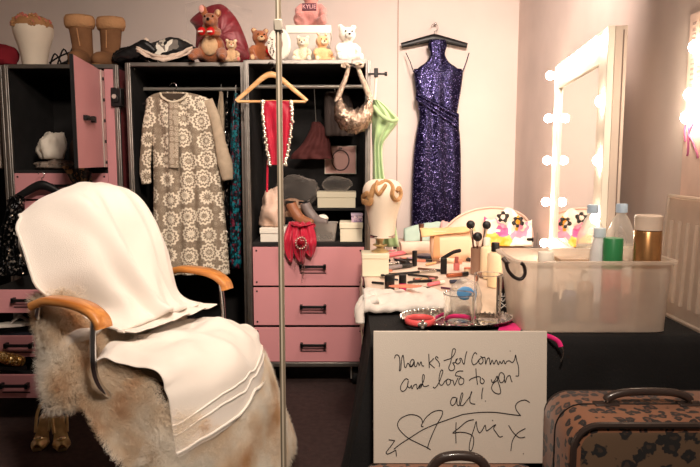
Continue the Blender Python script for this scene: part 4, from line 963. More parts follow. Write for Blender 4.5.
tw2 = thing('white_towel', 'white towel with hem bands spread over the chair seat and its front edge', 'towel', CO, CR, 'white towels on the styling chair')
def seat_towel(u, v):
    t = 2 * u - 1
    L_ = lerp(-.06, .525 - .07 * t, v); ex = .25
    y = t * .318 * (1 - .04 * v)
    if L_ < ex - .08: x, z = L_, .705
    else:
        a = min(1.45, (L_ - ex + .08) / .15); x = ex - .08 + .19 * math.sin(a); z = .555 + .15 * math.cos(a); rest = (L_ - ex + .08) - 1.45 * .15
        if rest > 0: x += rest * .1; z -= rest
    z -= .05 * smooth((abs(t) - .72) / .28) * (1 - v * .7)
    w = .013 * nz(u * 4 + 2, v * 4 + 8) + .008 * nz(u * 9, v * 8 + 2) + .007 * math.sin(8 * u + 9 * v + 4 * nz(u * 2, v * 2)) + .02 * math.exp(-((t - .35 - v * .3) / .10) ** 2) * math.sin(v * 4) + .018 * math.exp(-((t + .3 - v * .55 - .1 * nz(v * 4, 2)) / .09) ** 2) + .014 * math.exp(-((v - .28 - .2 * t) / .06) ** 2)
    return Vector((x - .10 * abs(t) ** 2.2 * smooth((L_ - .2) / .15) + .02 * smooth((L_ - .2) / .1), y, z + w))
obj('towel_cloth', MB().grid(seat_towel, 44, 56), M_TOWEL, tw2, solid=.006, sub=1, sharp=180)
fl = curve_pts([P(66, 352, 2.36), P(60, 343, 2.33), P(68, 334, 2.33), P(82, 329, 2.34), P(94, 327, 2.37)], 6); fc_ = len(fl) - 1
mb = MB().grid(lambda u, v: fl[int(round(u * fc_))] + Vector((.03 * v * (1 - u) + .02 * u * v, .05 * v - .03 * math.sin(PI * v), (-.075 * v) * math.sin(PI * (.15 + .8 * u)) + .008 * nz(u * 5, v * 5))), fc_, 12)
mb.xform((Matrix.Translation(CO) @ Matrix.Rotation(CR, 4, 'Z')).inverted()); obj('towel_fold', mb, M_TOWEL, tw2, solid=.006, sharp=180)
for vv in (.80, .86, .975):
    obj('hem_band', MB().tube([seat_towel(u / 40, vv) + Vector((.004, 0, .003)) for u in range(41)], .004 if vv < .95 else .006, 6), M_TOWEL, tw2)

# gold heels on the floor
def heel(label, toe_px, heel_px):
    a, b = PZ(*toe_px, 0), PZ(*heel_px, 0); d = (b - a); L_ = .235; rz = math.atan2(d.y, d.x) - PI / 2
    r = thing('slingback_heel', label, 'shoe', a, rz, 'pair of gold heels on the floor')
    side = [(0, .012), (.05, .010), (.09, .016), (.13, .045), (.17, .08), (.205, .097), (.232, .100)]; wd_ = [.022, .040, .038, .030, .024, .026, .022]
    rings = []
    for (y, z), w in zip(side, wd_):
        rings.append([Vector((x * w, y, z + dz)) for x, dz in ((-1, 0), (-.6, .004), (0, .005), (.6, .004), (1, 0), (.8, -.008), (-.8, -.008))])
    obj('insole', MB().rings(rings), M_GOLD, r, sharp=60)
    obj('toe_box', MB().grid(lambda u, v: Vector((math.cos(PI * u) * lerp(.020, .041, smooth(v * 1.3)), .002 + v * .085, .010 + math.sin(PI * u) * (.036 * math.sin(PI * (.25 + .5 * v))))), 14, 8), M_GOLD, r, solid=.003, sharp=180)
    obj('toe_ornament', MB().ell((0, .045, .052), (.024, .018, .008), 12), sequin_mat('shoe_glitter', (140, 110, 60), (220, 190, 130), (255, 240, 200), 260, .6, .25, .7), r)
    obj('heel', MB().tube([(0, .222, .094), (0, .226, .05), (0, .222, .0)], [.019, .010, .007], 12), M_GOLD, r)
    obj('sling_strap', MB().tube(curve_pts([(-.03, .12, .05), (-.034, .18, .115), (-.022, .235, .155), (0, .247, .16), (.022, .235, .155), (.034, .18, .115), (.03, .12, .05)], 4), .005, 6, flat=1.6), M_GOLD, r)
    obj('buckle', MB().box(.026, .034, .195, .21, .12, .135), M_SILVER, r, bevel=.002)
heel('gold slingback heel on the floor, the one closer to the pink drawers', (37, 452), (52, 424))
heel('gold slingback heel on the floor, the one closer to the sheepskin', (62.5, 452), (58.5, 424))
# ------------------------------------------------------------------ the dressing table
TX0, TX1, TY0, TY1, TT = .085, 1.34, 2.345, 5.35, .74
TYM, TXB = 3.70, .14          # the second table, further back, stands a little to the side
def edge_x(y): return TX0 if y < TYM else TXB
for lb, tx0, ya, yb in (('make-up table nearest the signed board, under black and cream cloths', TX0, TY0, TYM - .01), ('second make-up table behind the first, under the cream cloth beside the back wall', TXB, TYM + .01, TY1)):
    tbl = thing('dressing_table', lb, 'table', ((tx0 + TX1) / 2, (ya + yb) / 2, 0), 0, 'cloth-covered make-up tables')
    hx, hy = (TX1 - tx0) / 2, (yb - ya) / 2
    obj('tabletop', MB().box(-hx, hx, -hy, hy, TT - .03, TT), mat('grey_table_board', (150, 140, 132), .6), tbl, bevel=.004)
    for sx in (-1, 1):
        for sy in (-1, 1): obj('leg', MB().tube([(sx * (hx - .06), sy * (hy - .1), TT - .03), (sx * (hx - .05), sy * (hy - .08), 0)], .018, 12), M_STEEL, tbl)
# black cloth: top plus falls in front and at the side
mb = MB(); off = .006
def bc(u, v):
    # v: 0 at back of the black part, .45 at front edge, 1 near the floor ; u along x
    x = lerp(TX0 - off, TX1 - .004, u)
    if v <= .4: return Vector((x, lerp(3.05, TY0 - off, v / .4), TT + .004 + .0015 * nz(u * 9, v * 9)))
    f = (v - .4) / .6; rip = .03 * f * math.sin(u * 26 + 2 * nz(u * 5, 1)) + .012 * nz(u * 12, f * 3)
    sp = .13 * f ** 1.2 * max(0, 1 - u / .10)
    return Vector((x - sp, TY0 - off - .012 * smooth(f * 12) - .03 * f - max(-.02, rip) * smooth(f * 3), lerp(TT + .003, .02, f)))
mb.grid(bc, 70, 40)
def bs_(u, v):
    y = lerp(3.05, TY0 - off, u); f = v; rip = .02 * f * math.sin(u * 18)
    sp = .13 * f ** 1.2 * (1 if u > .8 else lerp(.5, 1, u / .8))
    e = bc(0, .4 + .6 * f) if f > 0 else Vector((TX0 - off, y, TT + .004))
    return Vector((TX0 - off - sp - (rip if u < .97 else 0) * smooth(f * 3), lerp(y, bc(0, .4 + .6 * max(f, .001)).y if u > .999 else y, 1), lerp(TT + .003, .02, f)))
mb.grid(bs_, 24, 24)
single('black_tablecloth', mb, M_DARKCLOTH, 'black cloth covering the table front and falling to the floor behind the sign', 'tablecloth', sharp=180)
# cream cloth over the rear of the table
mb = MB()
def cc(u, v):
    y = lerp(2.78, TY1 - .02, v)
    return Vector((lerp(edge_x(y) - off, TX1 - .006, u), y, TT + .0105 + .001 * nz(u * 12, y * 4)))
mb.grid(cc, 50, 60)
mb.grid(lambda u, v: Vector((TX0 - off - .014 - .008 * nz(v * 6, u * 9) - .012 * u, lerp(2.80, TYM - .03, v), TT + .0105 - u * (.17 + .02 * nz(v * 4, 2)))), 8, 40)
single('cream_tablecloth', mb, M_CREAMCLOTH, 'cream cloth covering the cluttered rear of the make-up table', 'tablecloth', solid=.002, sharp=180)
TB, TC = TT + .0075, TT + .0145         # tops of the black and of the cream cloth
def on(px, py, z=None): return PZ(px, py, TC if z is None else z)
def ppx(loc): return (Vector(loc) - Vector((0, 0, CAMZ))).length / FPX    # metres per pixel there

# the mirror with bulbs
MW, MZ1, MZ0 = 1.30, 2.005, TC + .003
MA = R(-7.5)                                           # turned a little towards the back wall
mc = Vector((1.165, 2.97, 0)) + Vector((-math.sin(MA), math.cos(MA), 0)) * (MW / 2)
mr = thing('vanity_mirror', 'tall white dressing-room mirror edged with glowing bulbs, standing on the table', 'mirror', (mc.x, mc.y, MZ0), MA)
ly, lz, bw = MW / 2, MZ1 - MZ0, .15
f = MB()
f.box(0, .03, -ly, -ly + bw, 0, lz).box(0, .03, ly - bw, ly, 0, lz).box(0, .03, -ly + bw, ly - bw, lz - bw, lz).box(0, .03, -ly + bw, ly - bw, 0, bw)
obj('frame', f, M_FRAMEW, mr, bevel=.003)
obj('mirror_glass', MB().box(.014, .022, -ly + bw + .001, ly - bw - .001, bw + .001, lz - bw - .001), M_MIRROR, mr)
obj('back_box', MB().box(.031, .085, -ly + .001, ly - .001, 0, lz - .001), mat('beige_side_board', (206, 188, 174), .55, vary=.06, vscale=5), mr, bevel=.003)
obj('side_groove_shade', MB().box(.066, .070, -ly - .002, -ly + .003, .02, lz - .02), mat('groove_shadow', (120, 100, 90), .7), mr)  # raised dark strip, the shade of a groove put into its colour
def bulb(parent, x, y, z, out=.038):
    s = obj('lamp_holder', MB().cyl((x, y, z), (x - max(.003, out - .024), y, z), .022, .02), M_FRAMEW, parent)
    obj('bulb', MB().ell((x - out, y, z), .028, 16), M_BULB, s)
for y in (ly - .045, -ly + .045):
    for k in range(5): bulb(mr, 0, y, lz - .06 - .272 * k, .038 if y > 0 else .006)

for k in range(4): bulb(mr, 0, lerp(-ly, ly, .2 + .2 * k), lz - .045, .006)  # half-sunk top row, added to whiten the frame's upper border
# lettered panel on the side wall by the picture edge, with added bulbs standing in for the mirror's reflected ones
pl = thing('lettered_poster', 'pale poster with pink script and grey sideways print on the side wall', 'poster', (XR - .004, 2.60, 1.2))
obj('sheet', MB().box(-.004, .003, -.16, .14, 0, .80), mat('blush_sheet', (236, 206, 192), .5), pl)
mb = MB(); rnd = random.Random(11)
for c_i in range(5):
    z = .46
    while z < .76:
        h = rnd.uniform(.008, .022); mb.box(-.0055, -.004, .10 - c_i * .05 - .013, .10 - c_i * .05 + .013, z, z + h * .6); z += h + .006
o = obj('sideways_print', mb, mat('grey_print', (186, 160, 150), .7), pl); o['kind'] = 'stuff'
def script(strokes, r, name, m, par):
    for st in strokes:
        obj(name, MB().tube(curve_pts([(-.007, a - .01, b + .11) for a, b in st], 5), r, 6), m, par)
script([[(.115, .29), (.105, .22), (.10, .13), (.105, .11)], [(.04, .27), (.075, .24), (.10, .2), (.07, .17), (.03, .12), (.02, .10)], [(.01, .2), (-.01, .17), (-.03, .19), (-.035, .12), (-.05, .03), (-.02, .02), (-.02, .08), (-.05, .16)], [(.125, .26), (.135, .22), (.125, .17)]], .0045, 'script_stroke', mat('magenta_script', (176, 92, 128), .5), pl)
for y, z in ((.02, .65), (.035, .465), (.05, .375)): bulb(pl, -.006, y, z + .0, .03)  # mirror bulb reflections built as glowing bulbs, no lamps of the panel

# ------------------------------------------------------------------ the wig head on its gold stand
YW = 3.60
crate = thing('storage_carton', 'cream carton on the table edge by the trunk, gold wig stand on it', 'carton', (P(375, 260, YW).x, YW, TC + .001))
zt_ = P(375, 252, YW).z; wq = P(388, 255, YW).x - P(375, 255, YW).x
obj('carton_body', MB().box(-wq, wq, -.075, .075, 0, zt_ - TC - .03), M_CREAMCARD, crate, bevel=.002)
obj('carton_lid', MB().box(-wq - .003, wq + .003, -.078, .078, zt_ - TC - .0295, zt_ - TC - .001), M_CREAMCARD, crate, bevel=.003)
loc = Vector((P(380, 248, YW).x, YW, zt_ + .001))
st = thing('wig_stand', 'ornate gold wig stand carrying the bare canvas head', 'stand', loc)
obj('stand_foot', MB().lathe([(.001, 0), (.05, 0), (.05, .008), (.026, .016), (.018, .028), (.026, .034), (.016, .042), (.014, .05), (.026, P(382, 237, YW).z - loc.z - .001), (.001, P(382, 237, YW).z - loc.z - .001)], 20, cap=False), M_GOLD, st)
obj('stand_leaf', MB().lathe([(.02, .03), (.038, .036), (.042, .044), (.024, .042)], 8, cap=False), M_GOLD, st)
def scroll_cap(r, w, h, m):
    for sgn, pts in ((-1, [(-.95, .60), (-.98, .70), (-.80, .76), (-.62, .72), (-.55, .80), (-.42, .90), (-.15, .93), (0, .96)]), (1, [(0, .96), (.25, .94), (.42, .86), (.40, .74), (.58, .66), (.78, .68), (.84, .78), (.74, .86), (.62, .80)]), (-1, [(-.90, .62), (-.7, .60), (-.60, .66), (-.72, .72)]), (1, [(-.3, .95), (-.38, .84), (-.25, .76), (-.08, .82), (.1, .90)])):
        c = []
        for a, b in curve_pts([(x, z, 0) for x, z in pts], 6) and [(p.x, p.y) for p in curve_pts([(x, z, 0) for x, z in pts], 6)]:
            rr = w * (1.0 if b < .78 else math.sqrt(max(.02, 1 - ((b - .76) / .25) ** 2)) * 1.0)
            x = a * w; yy = -1.1 * math.sqrt(max(0, rr * rr - x * x)); c.append((x, yy - .004, b * h))
        obj('lace_scroll', MB().tube(c, .017, 8, flat=.6), m, r)
wh = wig_block('wig_mannequin', 'cream canvas wig head with bronze lace scrolls, on the gold stand on the table', 382.5, YW, P(382, 237, YW).z, 40, 58, scroll_cap, M_BRONZE, None, 210)
# ------------------------------------------------------------------ rear of the table
Yr = 4.35
cu = thing('round_pillow', 'big round cream cushion standing against the wall side of the table', 'cushion', on(487, 247)); cu.location.z = TC + .002
cy_ = cu.location.y + .12; cu.location.y = cy_
pts = [(434, 252), (438, 236), (446, 226), (458, 216), (472, 210), (490, 207), (508, 209), (522, 215), (530, 226), (532, 240), (530, 252)]
cc_ = P(485, 238, cy_); pts = curve_pts([P(a, b, cy_) for a, b in pts], 4); rings = []
for s, kk in ((-.10, .15), (-.095, .6), (-.07, .88), (0, 1.0), (.06, .88), (.08, .5), (.08, .1)): rings.append([cc_ + (p - cc_) * kk + Vector((0, s, 0)) for p in pts])
mb = MB().rings(rings); mb.v = [(x, y, max(z, TC + .002)) for x, y, z in mb.v]; mb.shift(cu.location); obj('cushion_body', mb, M_CREAMCLOTH, cu, sharp=180)
mb = MB().tube([p + Vector((0, -.03, 0)) for p in pts if p.z > TC + .012], .007, 6); mb.shift(cu.location); obj('piping', mb, mat('cushion_piping', (240, 196, 180), .8), cu)
sp_loc = on(506, 246); sp_loc.z = TC + .002
mb = MB(); sc_y = sp_loc.y
def scarf_pt(u, v):
    q = P(lerp(484, 532, u), lerp(246, 212 + 10 * abs(u - .45) + 5 * math.sin(u * 9), v), sc_y - .05 - .06 * (1 - v) - .03 * math.sin(u * 11) * v - .02 * nz(u * 7, v * 6)); return Vector((q.x, q.y, max(q.z, TC + .003)))
mb.grid(scarf_pt, 40, 24)
sx_ = thing('floral_scarf', 'yellow pink and black floral silk scarf draped over the round cushion', 'scarf', sp_loc); mb.shift(sp_loc)
obj('scarf_cloth', mb, patch_mat('floral_silk', [(250, 232, 214), (240, 170, 50), (236, 90, 150), (246, 226, 210), (244, 190, 90), (240, 150, 180), (252, 240, 226)], 11, .45, .16), sx_, solid=.004, sharp=180)
mb = MB()
for cx_, cy2, a0 in ((503, 217, .3), (518, 222, .9)):
    c = P(cx_, cy2, sc_y - .135)
    for j in range(5):
        a = a0 + j * 1.257; mb.ell(c + Vector((math.cos(a) * .032, .004 * j % .008, math.sin(a) * .03)), (.02, .006, .02), 10)
mb = blob(mb, .007); mb.shift(sp_loc); obj('black_flower_print', mb, M_BLACK, sx_, sharp=180)
mt = thing('mint_cloth', 'mint green folded cloth lying behind the peach make-up bag', 'cloth', on(424, 243)); mt.location.z = TC + .002; mt.location.y += .16
ym = mt.location.y
mb = MB().grid(lambda u, v: Vector((P(lerp(404, 446, u), 240, ym).x, ym + lerp(-.07, .08, v), max(TC + .003, P(430, lerp(238, 224 - 3 * math.sin(u * PI * .8), math.sin(PI * v)), ym).z - .04 * (1 - u) + .008 * nz(u * 6, v * 5)))), 24, 14); mb.shift(mt.location)
obj('cloth_fold', mb, mat('mint_cotton', (190, 216, 202), .8, vary=.08), mt, solid=.005, sharp=180)
mb = crumple((0, 0, .07), (.05, .05, .1), 91, .25, 6, 28, .069); single('pink_cloth', mb, mat('pale_pink_cotton', (240, 190, 186), .8), 'pale pink cloth bunched between the mint cloth and the cushion', 'cloth', loc=(P(443, 230, ym - .02).x, ym - .12, TC + .002), sharp=180)
# peach make-up bag
mk = thing('makeup_bag', 'open peach make-up bag standing at the middle of the table', 'bag', on(452, 262)); mk.location.y += .07
k = ppx(mk.location); w_, h_ = 20 * k, 30 * k
def rsec(wx, wy, z, n=28, e=.45): return [Vector((math.copysign(abs(math.cos(a)) ** e, math.cos(a)) * wx, math.copysign(abs(math.sin(a)) ** e, math.sin(a)) * wy, z)) for a in [2 * PI * i / n for i in range(n)]]
obj('bag_body', MB().rings([rsec(w_ * .9, .05, 0), rsec(w_, .065, h_ * .3), rsec(w_ * 1.02, .065, h_ * .7), rsec(w_ * .98, .05, h_), rsec(w_ * .9, .042, h_ - .006), rsec(w_ * .8, .04, h_ * .5)]), mat('peach_satin', (250, 212, 178), .55, vary=.06), mk, sharp=180)
obj('bag_flap', MB().grid(lambda u, v: Vector((lerp(-w_ * 1.5, w_ * 1.1, u), lerp(.05, -.075, v), h_ + .018 * math.sin(v * PI) + .004 - .04 * (1 - u) * v + .006 * nz(u * 6, v * 6))), 20, 12), mat('tan_flap', (232, 190, 136), .6), mk, solid=.005, sharp=180)
obj('tan_stripe', MB().grid(lambda u, v: Vector((-w_ * .75 + (u - .5) * w_ * .35 * (1 - .3 * v), -.068 + .003 * v, lerp(.02, h_ * .9, v))), 8, 8), mat('tan_lining', (226, 164, 116), .6), mk, solid=.004)
# rolled cloth
rl = thing('rolled_flannel', 'rolled cream flannel at the back of the table beside the wig stand', 'flannel', on(416, 254)); k = ppx(rl.location); rr = 6.5 * k
a_, b_ = Vector((-17 * k, -.02, rr)), Vector((15 * k, .05, rr * .9))
obj('roll', MB().tube([a_, a_.lerp(b_, .3), a_.lerp(b_, .7), b_], [rr, rr * .95, rr * .95, rr], 18), M_CREAMCLOTH, rl)
sp = MB().tube([a_ + Vector((-.002 - .0, 0, 0)) + Vector((0, math.cos(t) * rr * t / 14, math.sin(t) * rr * t / 14)) for t in [k_ * .5 for k_ in range(1, 27)]], .003, 6); obj('roll_end', sp, mat('flannel_edge', (214, 190, 166), .8), rl)

# ------------------------------------------------------------------ make-up clutter (each piece its own object)
def lay(px, py, z=None): return on(px, py, z)
def upright(name, label, cat, px, py, w, h, body, cap, capfrac=.4, group=None, shape='round', z=None, neck=.0, body_name='bottle_body', cap_name='cap'):
    loc = lay(px, py, z); k = ppx(loc); r = thing(name, label, cat, loc, 0, group); rad = w * k / 2; H = h * k * 1.02; hb = H * (1 - capfrac)
    pr_ = [(.001, .001), (rad * .96, .001), (rad, .004), (rad, hb * (.86 if neck else .99))]
    if neck: pr_ += [(rad * .9, hb * .93), (rad * neck, hb * .98)]
    pr_ += [(rad * (neck or .92), hb), (.001, hb)]
    obj(body_name, MB().lathe(pr_, 20, cap=False), body, r)
    rc = rad * (min(1, neck * 1.25) if neck else 1.0)
    if cap: obj(cap_name, MB().lathe([(.001, hb), (rc, hb), (rc, H * .985), (rc * .9, H), (.001, H)], 20, cap=False), cap, r)
    return r
def lying(name, label, cat, p0, p1, w, body, cap=None, frac=.3, group=None, z=None, flat=1.0, body_name='barrel', cap_name='cap'):
    a, b = lay(*p0, z), lay(*p1, z); k = ppx((a + b) / 2); rad = w * k / 2; c = (a + b) / 2
    r = thing(name, label, cat, c, 0, group); up = Vector((0, 0, rad * flat + .0015)); a2, b2 = a - c + up, b - c + up; m_ = a2.lerp(b2, 1 - frac if cap else 1)
    mb = MB().tube([a2, a2.lerp(m_, .04), m_], [rad * .85, rad, rad], 10)
    if flat < 1: mb.v = [(x, y, up.z + (z_ - up.z) * flat) for x, y, z_ in mb.v]
    obj(body_name, mb, body, r)
    if cap:
        mb = MB().tube([m_, b2.lerp(m_, .08), b2], [rad * 1.08, rad * 1.08, rad * .7], 10)
        if flat < 1: mb.v = [(x, y, up.z + (z_ - up.z) * flat) for x, y, z_ in mb.v]
        obj(cap_name, mb, cap, r)
    return r
M_NAVY = mat('navy_plastic', (44, 48, 66), .35); M_MAG = mat('magenta_lacquer', (196, 24, 96), .2, coat=.5); M_PKPL = mat('rose_plastic', (226, 120, 130), .35); M_BRN = mat('brown_plastic', (96, 60, 44), .4)
M_CORAL = mat('coral_powder', (236, 140, 112), .7); M_LIQ = mat('cream_lotion', (244, 220, 184), .3, coat=.4); M_GREYP = mat('grey_plastic', (150, 140, 140), .35)
upright('lipstick_tube', 'black upright lipstick tube in the middle of the cluttered cream cloth', 'lipstick', 414.5, 266, 5, 15, M_BLACK, M_BLACK, .45)
upright('makeup_pot', 'dark brown round pot standing beside the magenta nail polish', 'make-up pot', 389.5, 292, 10, 17, mat('dark_brown_glass', (48, 34, 32), .15, coat=.4), M_BLACK, .35)
upright('nail_polish', 'magenta nail polish bottle with a tall black cap near the towels', 'nail polish', 402.5, 291, 7.5, 16, M_MAG, M_BLACK, .5)
upright('nail_polish', 'rose pink nail polish bottle beside the black hair clip', 'nail polish', 456.5, 270, 6, 13, mat('rose_lacquer', (206, 112, 108), .2, coat=.5), mat('rose_cap', (176, 96, 90), .4), .45, neck=.5)
# hair clip
hc = thing('hair_clip', 'open black hair clip standing in front of the peach make-up bag', 'hair clip', lay(443.5, 274)); k = ppx(hc.location)
obj('clip_base', MB().box(-3 * k, 3 * k, -.012, .012, .001, 16 * k), M_BLACK, hc, bevel=.004)
obj('clip_jaw', MB().tube(curve_pts([(-2 * k, 0, 15 * k), (3 * k, 0, 18 * k), (10 * k, 0, 22 * k), (17 * k, 0, 23.5 * k)], 4), [.011] * 12 + [.006], 8, flat=.6), M_BLACK, hc)
# pressed powder mirror disc
pc = thing('powder_compact', 'round slate-blue compact lying open between lipstick and peach bag', 'compact', lay(428, 257)); k = ppx(pc.location)
obj('compact_base', MB().lathe([(.001, .001), (12 * k, .001), (12.5 * k, .006), (12 * k, .013), (.001, .013)], 28, cap=False, sy=1.0), M_NAVY, pc)
obj('compact_lid', MB().lathe([(.001, .014), (10.5 * k, .014), (10 * k, .017), (.001, .018)], 28, cap=False), mat('slate_lid', (96, 92, 112), .3, .2), pc)
# pencils, brushes, tubes lying about: (kind, tail, head, width, body, cap, label)
rows_ = [
 ('eye_pencil', (381, 277), (436, 272), 2.6, M_BLACK, M_SILVER, 'black eye pencil, longest of those lying behind the nail polish'),
 ('eye_pencil', (372, 284), (384, 285), 2.6, M_BLACK, M_BLACK, 'short black eye pencil poking out beside the dark brown pot'),
 ('eye_pencil', (408, 284), (426, 281), 2.6, M_BLACK, M_GOLD, 'black eye pencil with gold tip beside the magenta nail polish'),
 ('makeup_tube', (377, 272), (412, 267), 4.2, M_GREYP, M_BLACK, 'silver-grey make-up tube behind the long black pencil'),
 ('makeup_tube', (382, 268), (404, 264), 3.6, M_SILVER, M_WHITECARD, 'silver make-up tube lying behind the grey one'),
 ('lip_gloss', (388, 258), (412, 253), 4.5, M_PKPL, M_BRN, 'rose lip gloss tube near the rolled cream flannel'),
 ('lip_gloss', (374, 257), (388, 260), 3.8, mat('red_gloss', (190, 60, 66), .2, coat=.5), M_GOLD, 'red lip gloss tube just in front of the gold wig stand'),
 ('lip_gloss', (374, 264), (390, 262), 3.2, mat('peach_gloss', (236, 150, 120), .25), M_BLACK, 'peach lip gloss tube in front of the red gloss'),
 ('mascara', (398, 264), (408, 267), 5.5, M_BLACK, M_BLACK, 'fat black mascara lying beside the upright lipstick tube'),
 ('makeup_brush', (418, 270), (441, 272), 2.4, M_BRN, M_BLACK, 'brown-handled make-up brush lying beside the black hair clip'),
 ('makeup_brush', (408, 276), (438, 279), 2.4, M_BLACK, M_BRN, 'black-handled make-up brush lying nearest the front towels'),
 ('makeup_brush', (426, 266), (440, 263), 2.2, M_WOODH, M_BRN, 'wooden-handled make-up brush lying in front of the slate compact'),
 ('mascara', (447, 278), (468, 276), 4.2, mat('copper_tube', (176, 100, 70), .25, .6), M_BLACK, 'copper mascara tube lying in front of the rose nail polish'),
 ('makeup_brush', (376, 276), (398, 275), 2.2, M_BLACK, M_WOODH, 'black-handled make-up brush lying farthest to the table edge of the far row'),
 ('lip_gloss', (428, 287), (444, 284), 4.0, M_PKPL, M_WHITECARD, 'rose lip gloss tube with white cap just behind the front towels'),
 ('mascara', (450, 284), (466, 283), 4.0, M_NAVY, M_SILVER, 'navy mascara tube with silver cap behind the front towels'),
 ('eye_pencil', (412, 262), (432, 262), 2.2, M_CORAL, M_BLACK, 'coral eye pencil lying between lipstick tube and slate compact'),
 ('makeup_tube', (440, 262), (462, 264), 4.6, mat('ivory_tube', (236, 216, 190), .4), M_CORAL, 'ivory make-up tube lying against the peach make-up bag'),
 ('eye_pencil', (398, 281), (380, 279), 2.0, M_NAVY, M_SILVER, 'navy eye pencil lying just behind the dark brown pot'),
 ('lip_gloss', (455, 258), (470, 262), 3.6, mat('berry_gloss', (150, 50, 80), .25), M_BLACK, 'berry lip gloss lying between the peach bag and brush holder'),
 ('makeup_brush', (374, 292), (386, 296), 2.4, M_WOODH, M_BRN, 'wooden make-up brush lying closest to the table edge by the towels'),
 ('makeup_tube', (418, 289), (432, 293), 4.4, M_SILVER, M_BLACK, 'silver make-up tube lying nearest the front towels'),
 ('eye_pencil', (441, 289), (458, 291), 2.2, mat('plum_pencil', (90, 44, 70), .4), M_GOLD, 'plum eye pencil lying between silver tube and packet'),
 ('lip_pencil', (392, 272), (374, 270), 2.0, M_CORAL, M_WOODH, 'coral lip pencil lying across the far pencils'),
]
for nme, a, b, w, bm_, cm_, lb in rows_: lying(nme, lb, nme.split('_')[-1] if nme != 'lip_gloss' else 'lip gloss', a, b, w, bm_, cm_, .32)
# palettes and pots
def palette(label, px, py, wx, wy, cols, rz=0):
    loc = lay(px, py); k = ppx(loc); r = thing('makeup_palette', label, 'palette', loc, rz); w, d = wx * k / 2, wy / 2
    obj('palette_tray', MB().box(-w, w, -d, d, .001, .012), M_BLACK, r, bevel=.002)
    n = len(cols)
    for i, c in enumerate(cols):
        x = lerp(-w, w, (i + .5) / n); obj('powder_pan', MB().lathe([(.001, .0125), (w / n * .8, .0125), (w / n * .8, .014), (.001, .014)], 14, c=(x, 0, 0), cap=False, sy=min(1.4, d * .8 / (w / n * .8))), c, r)
    return r
palette('black palette of coral and tan powders beside the hair clip', 425, 281, 22, .07, [M_CORAL, mat('tan_powder', (216, 170, 130), .8), mat('rose_powder', (222, 130, 130), .8)], R(8))
palette('small black palette of brown powders near the far pencils', 394, 268, 13, .06, [M_BRN, mat('beige_powder', (230, 200, 166), .8)], R(-12))
palette('narrow palette of pink powders below the rolled cream flannel', 404, 260, 20, .07, [M_PKPL, M_CORAL, mat('lilac_powder', (206, 170, 190), .8)], R(4))
def pot(label, px, py, w, m, m2, h=.02):
    loc = lay(px, py); k = ppx(loc); r = thing('cosmetic_pot', label, 'pot', loc); ra = w * k / 2
    obj('pot_body', MB().lathe([(.001, .001), (ra, .001), (ra, h * .7), (.001, h * .7)], 20, cap=False), m, r); obj('pot_lid', MB().lathe([(ra * 1.04, h * .71), (ra * 1.04, h), (.001, h * 1.02)], 20, cap=False), m2, r); return r
pot('tan cream pot beside the copper mascara tube', 468, 271, 8, M_LIQ, M_CORAL)
pot('gold-lidded pot beneath the hair clip jaw', 436, 284, 8, M_WHITECARD, M_GOLD)
pot('pink-lidded pot at the far table edge by the wig stand', 392, 253, 7, M_WHITECARD, M_PKPL)
cb = thing('cosmetic_box', 'small white cosmetic carton with a printed face beside the wig stand', 'carton', lay(389, 251)); k = ppx(cb.location)
obj('carton', MB().box(-4 * k, 4 * k, 0, .05, .001, 6.5 * k), M_WHITECARD, cb, bevel=.002); obj('printed_panel', MB().box(-3 * k, 3 * k, -.0012, .0, 1.5 * k, 5 * k), mat('grey_panel', (176, 160, 150), .6), cb)
bk2 = thing('jewellery_case', 'flat black jewellery case lying between wig stand and rolled flannel', 'case', lay(396, 249.5)); k = ppx(bk2.location)
bk2.location.y += .07
obj('case_base', MB().box(-13 * k, 13 * k, -.03, .05, .001, 3 * k), M_BLACK, bk2, bevel=.003); obj('case_lid', MB().box(-13.2 * k, 13.2 * k, -.032, .052, 3.1 * k, 4.6 * k), M_DARKCLOTH, bk2, bevel=.003)
# brush pot with black fluffy brushes
bp_ = thing('brush_holder', 'dark glass holder of fluffy make-up brushes beside the lotion bottles', 'brush holder', lay(477, 274)); k = ppx(bp_.location)
obj('holder', MB().lathe([(.001, .001), (6.5 * k, .001), (6.5 * k, 26 * k), (5.8 * k, 26 * k), (5.8 * k, .006), (.001, .006)], 20, cap=False), mat('smoky_glass', (150, 116, 96), .15, coat=.5), bp_)
for px_, py_, r_ in ((470, 224.5, 4.3), (486, 225, 4.2), (476, 236, 4.6)):
    q = P(px_, py_, bp_.location.y) - bp_.location
    br = thing('makeup_brush', {470: 'black fluffy brush leaning out towards the peach bag', 486: 'black fluffy brush leaning out above the lotion bottle caps', 476: 'black fluffy brush lowest in the holder, between two others'}[px_], 'brush', bp_.location + Vector((0, 0, 8 * k)), 0, 'fluffy make-up brushes in the holder')
    b0 = Vector((q.x * .12, 0, 0)); t1 = q - Vector((0, 0, 8 * k)) - Vector((0, .02 if py_ < 230 else .045, 0))
    obj('brush_handle', MB().tube([b0, b0.lerp(t1, .9)], 1.0 * k, 8), M_BRN, br)
    obj('ferrule', MB().tube([b0.lerp(t1, .72), b0.lerp(t1, .93)], [1.3 * k, 2.0 * k], 10), M_SILVER, br)
    obj('bristles', MB().ell(t1 + Vector((0, 0, .2 * k)), (r_ * k, r_ * k * .8, r_ * k), 16), M_BLACK, br, sharp=180)
bt = thing('hairbrush', 'dark bristled brush standing upright against the purple gown', 'brush', lay(421, 247)); k = ppx(bt.location); bt.location.y += .0
obj('brush_handle', MB().tube([(0, 0, .002), (0, 0, 14 * k)], 1.2 * k, 8), M_BRN, bt); obj('bristles', MB().tube([(0, 0, 14 * k), (0, 0, 19 * k), (0, 0, 23 * k)], [1.5 * k, 2.4 * k, 2.9 * k], 10), M_BRN, bt)
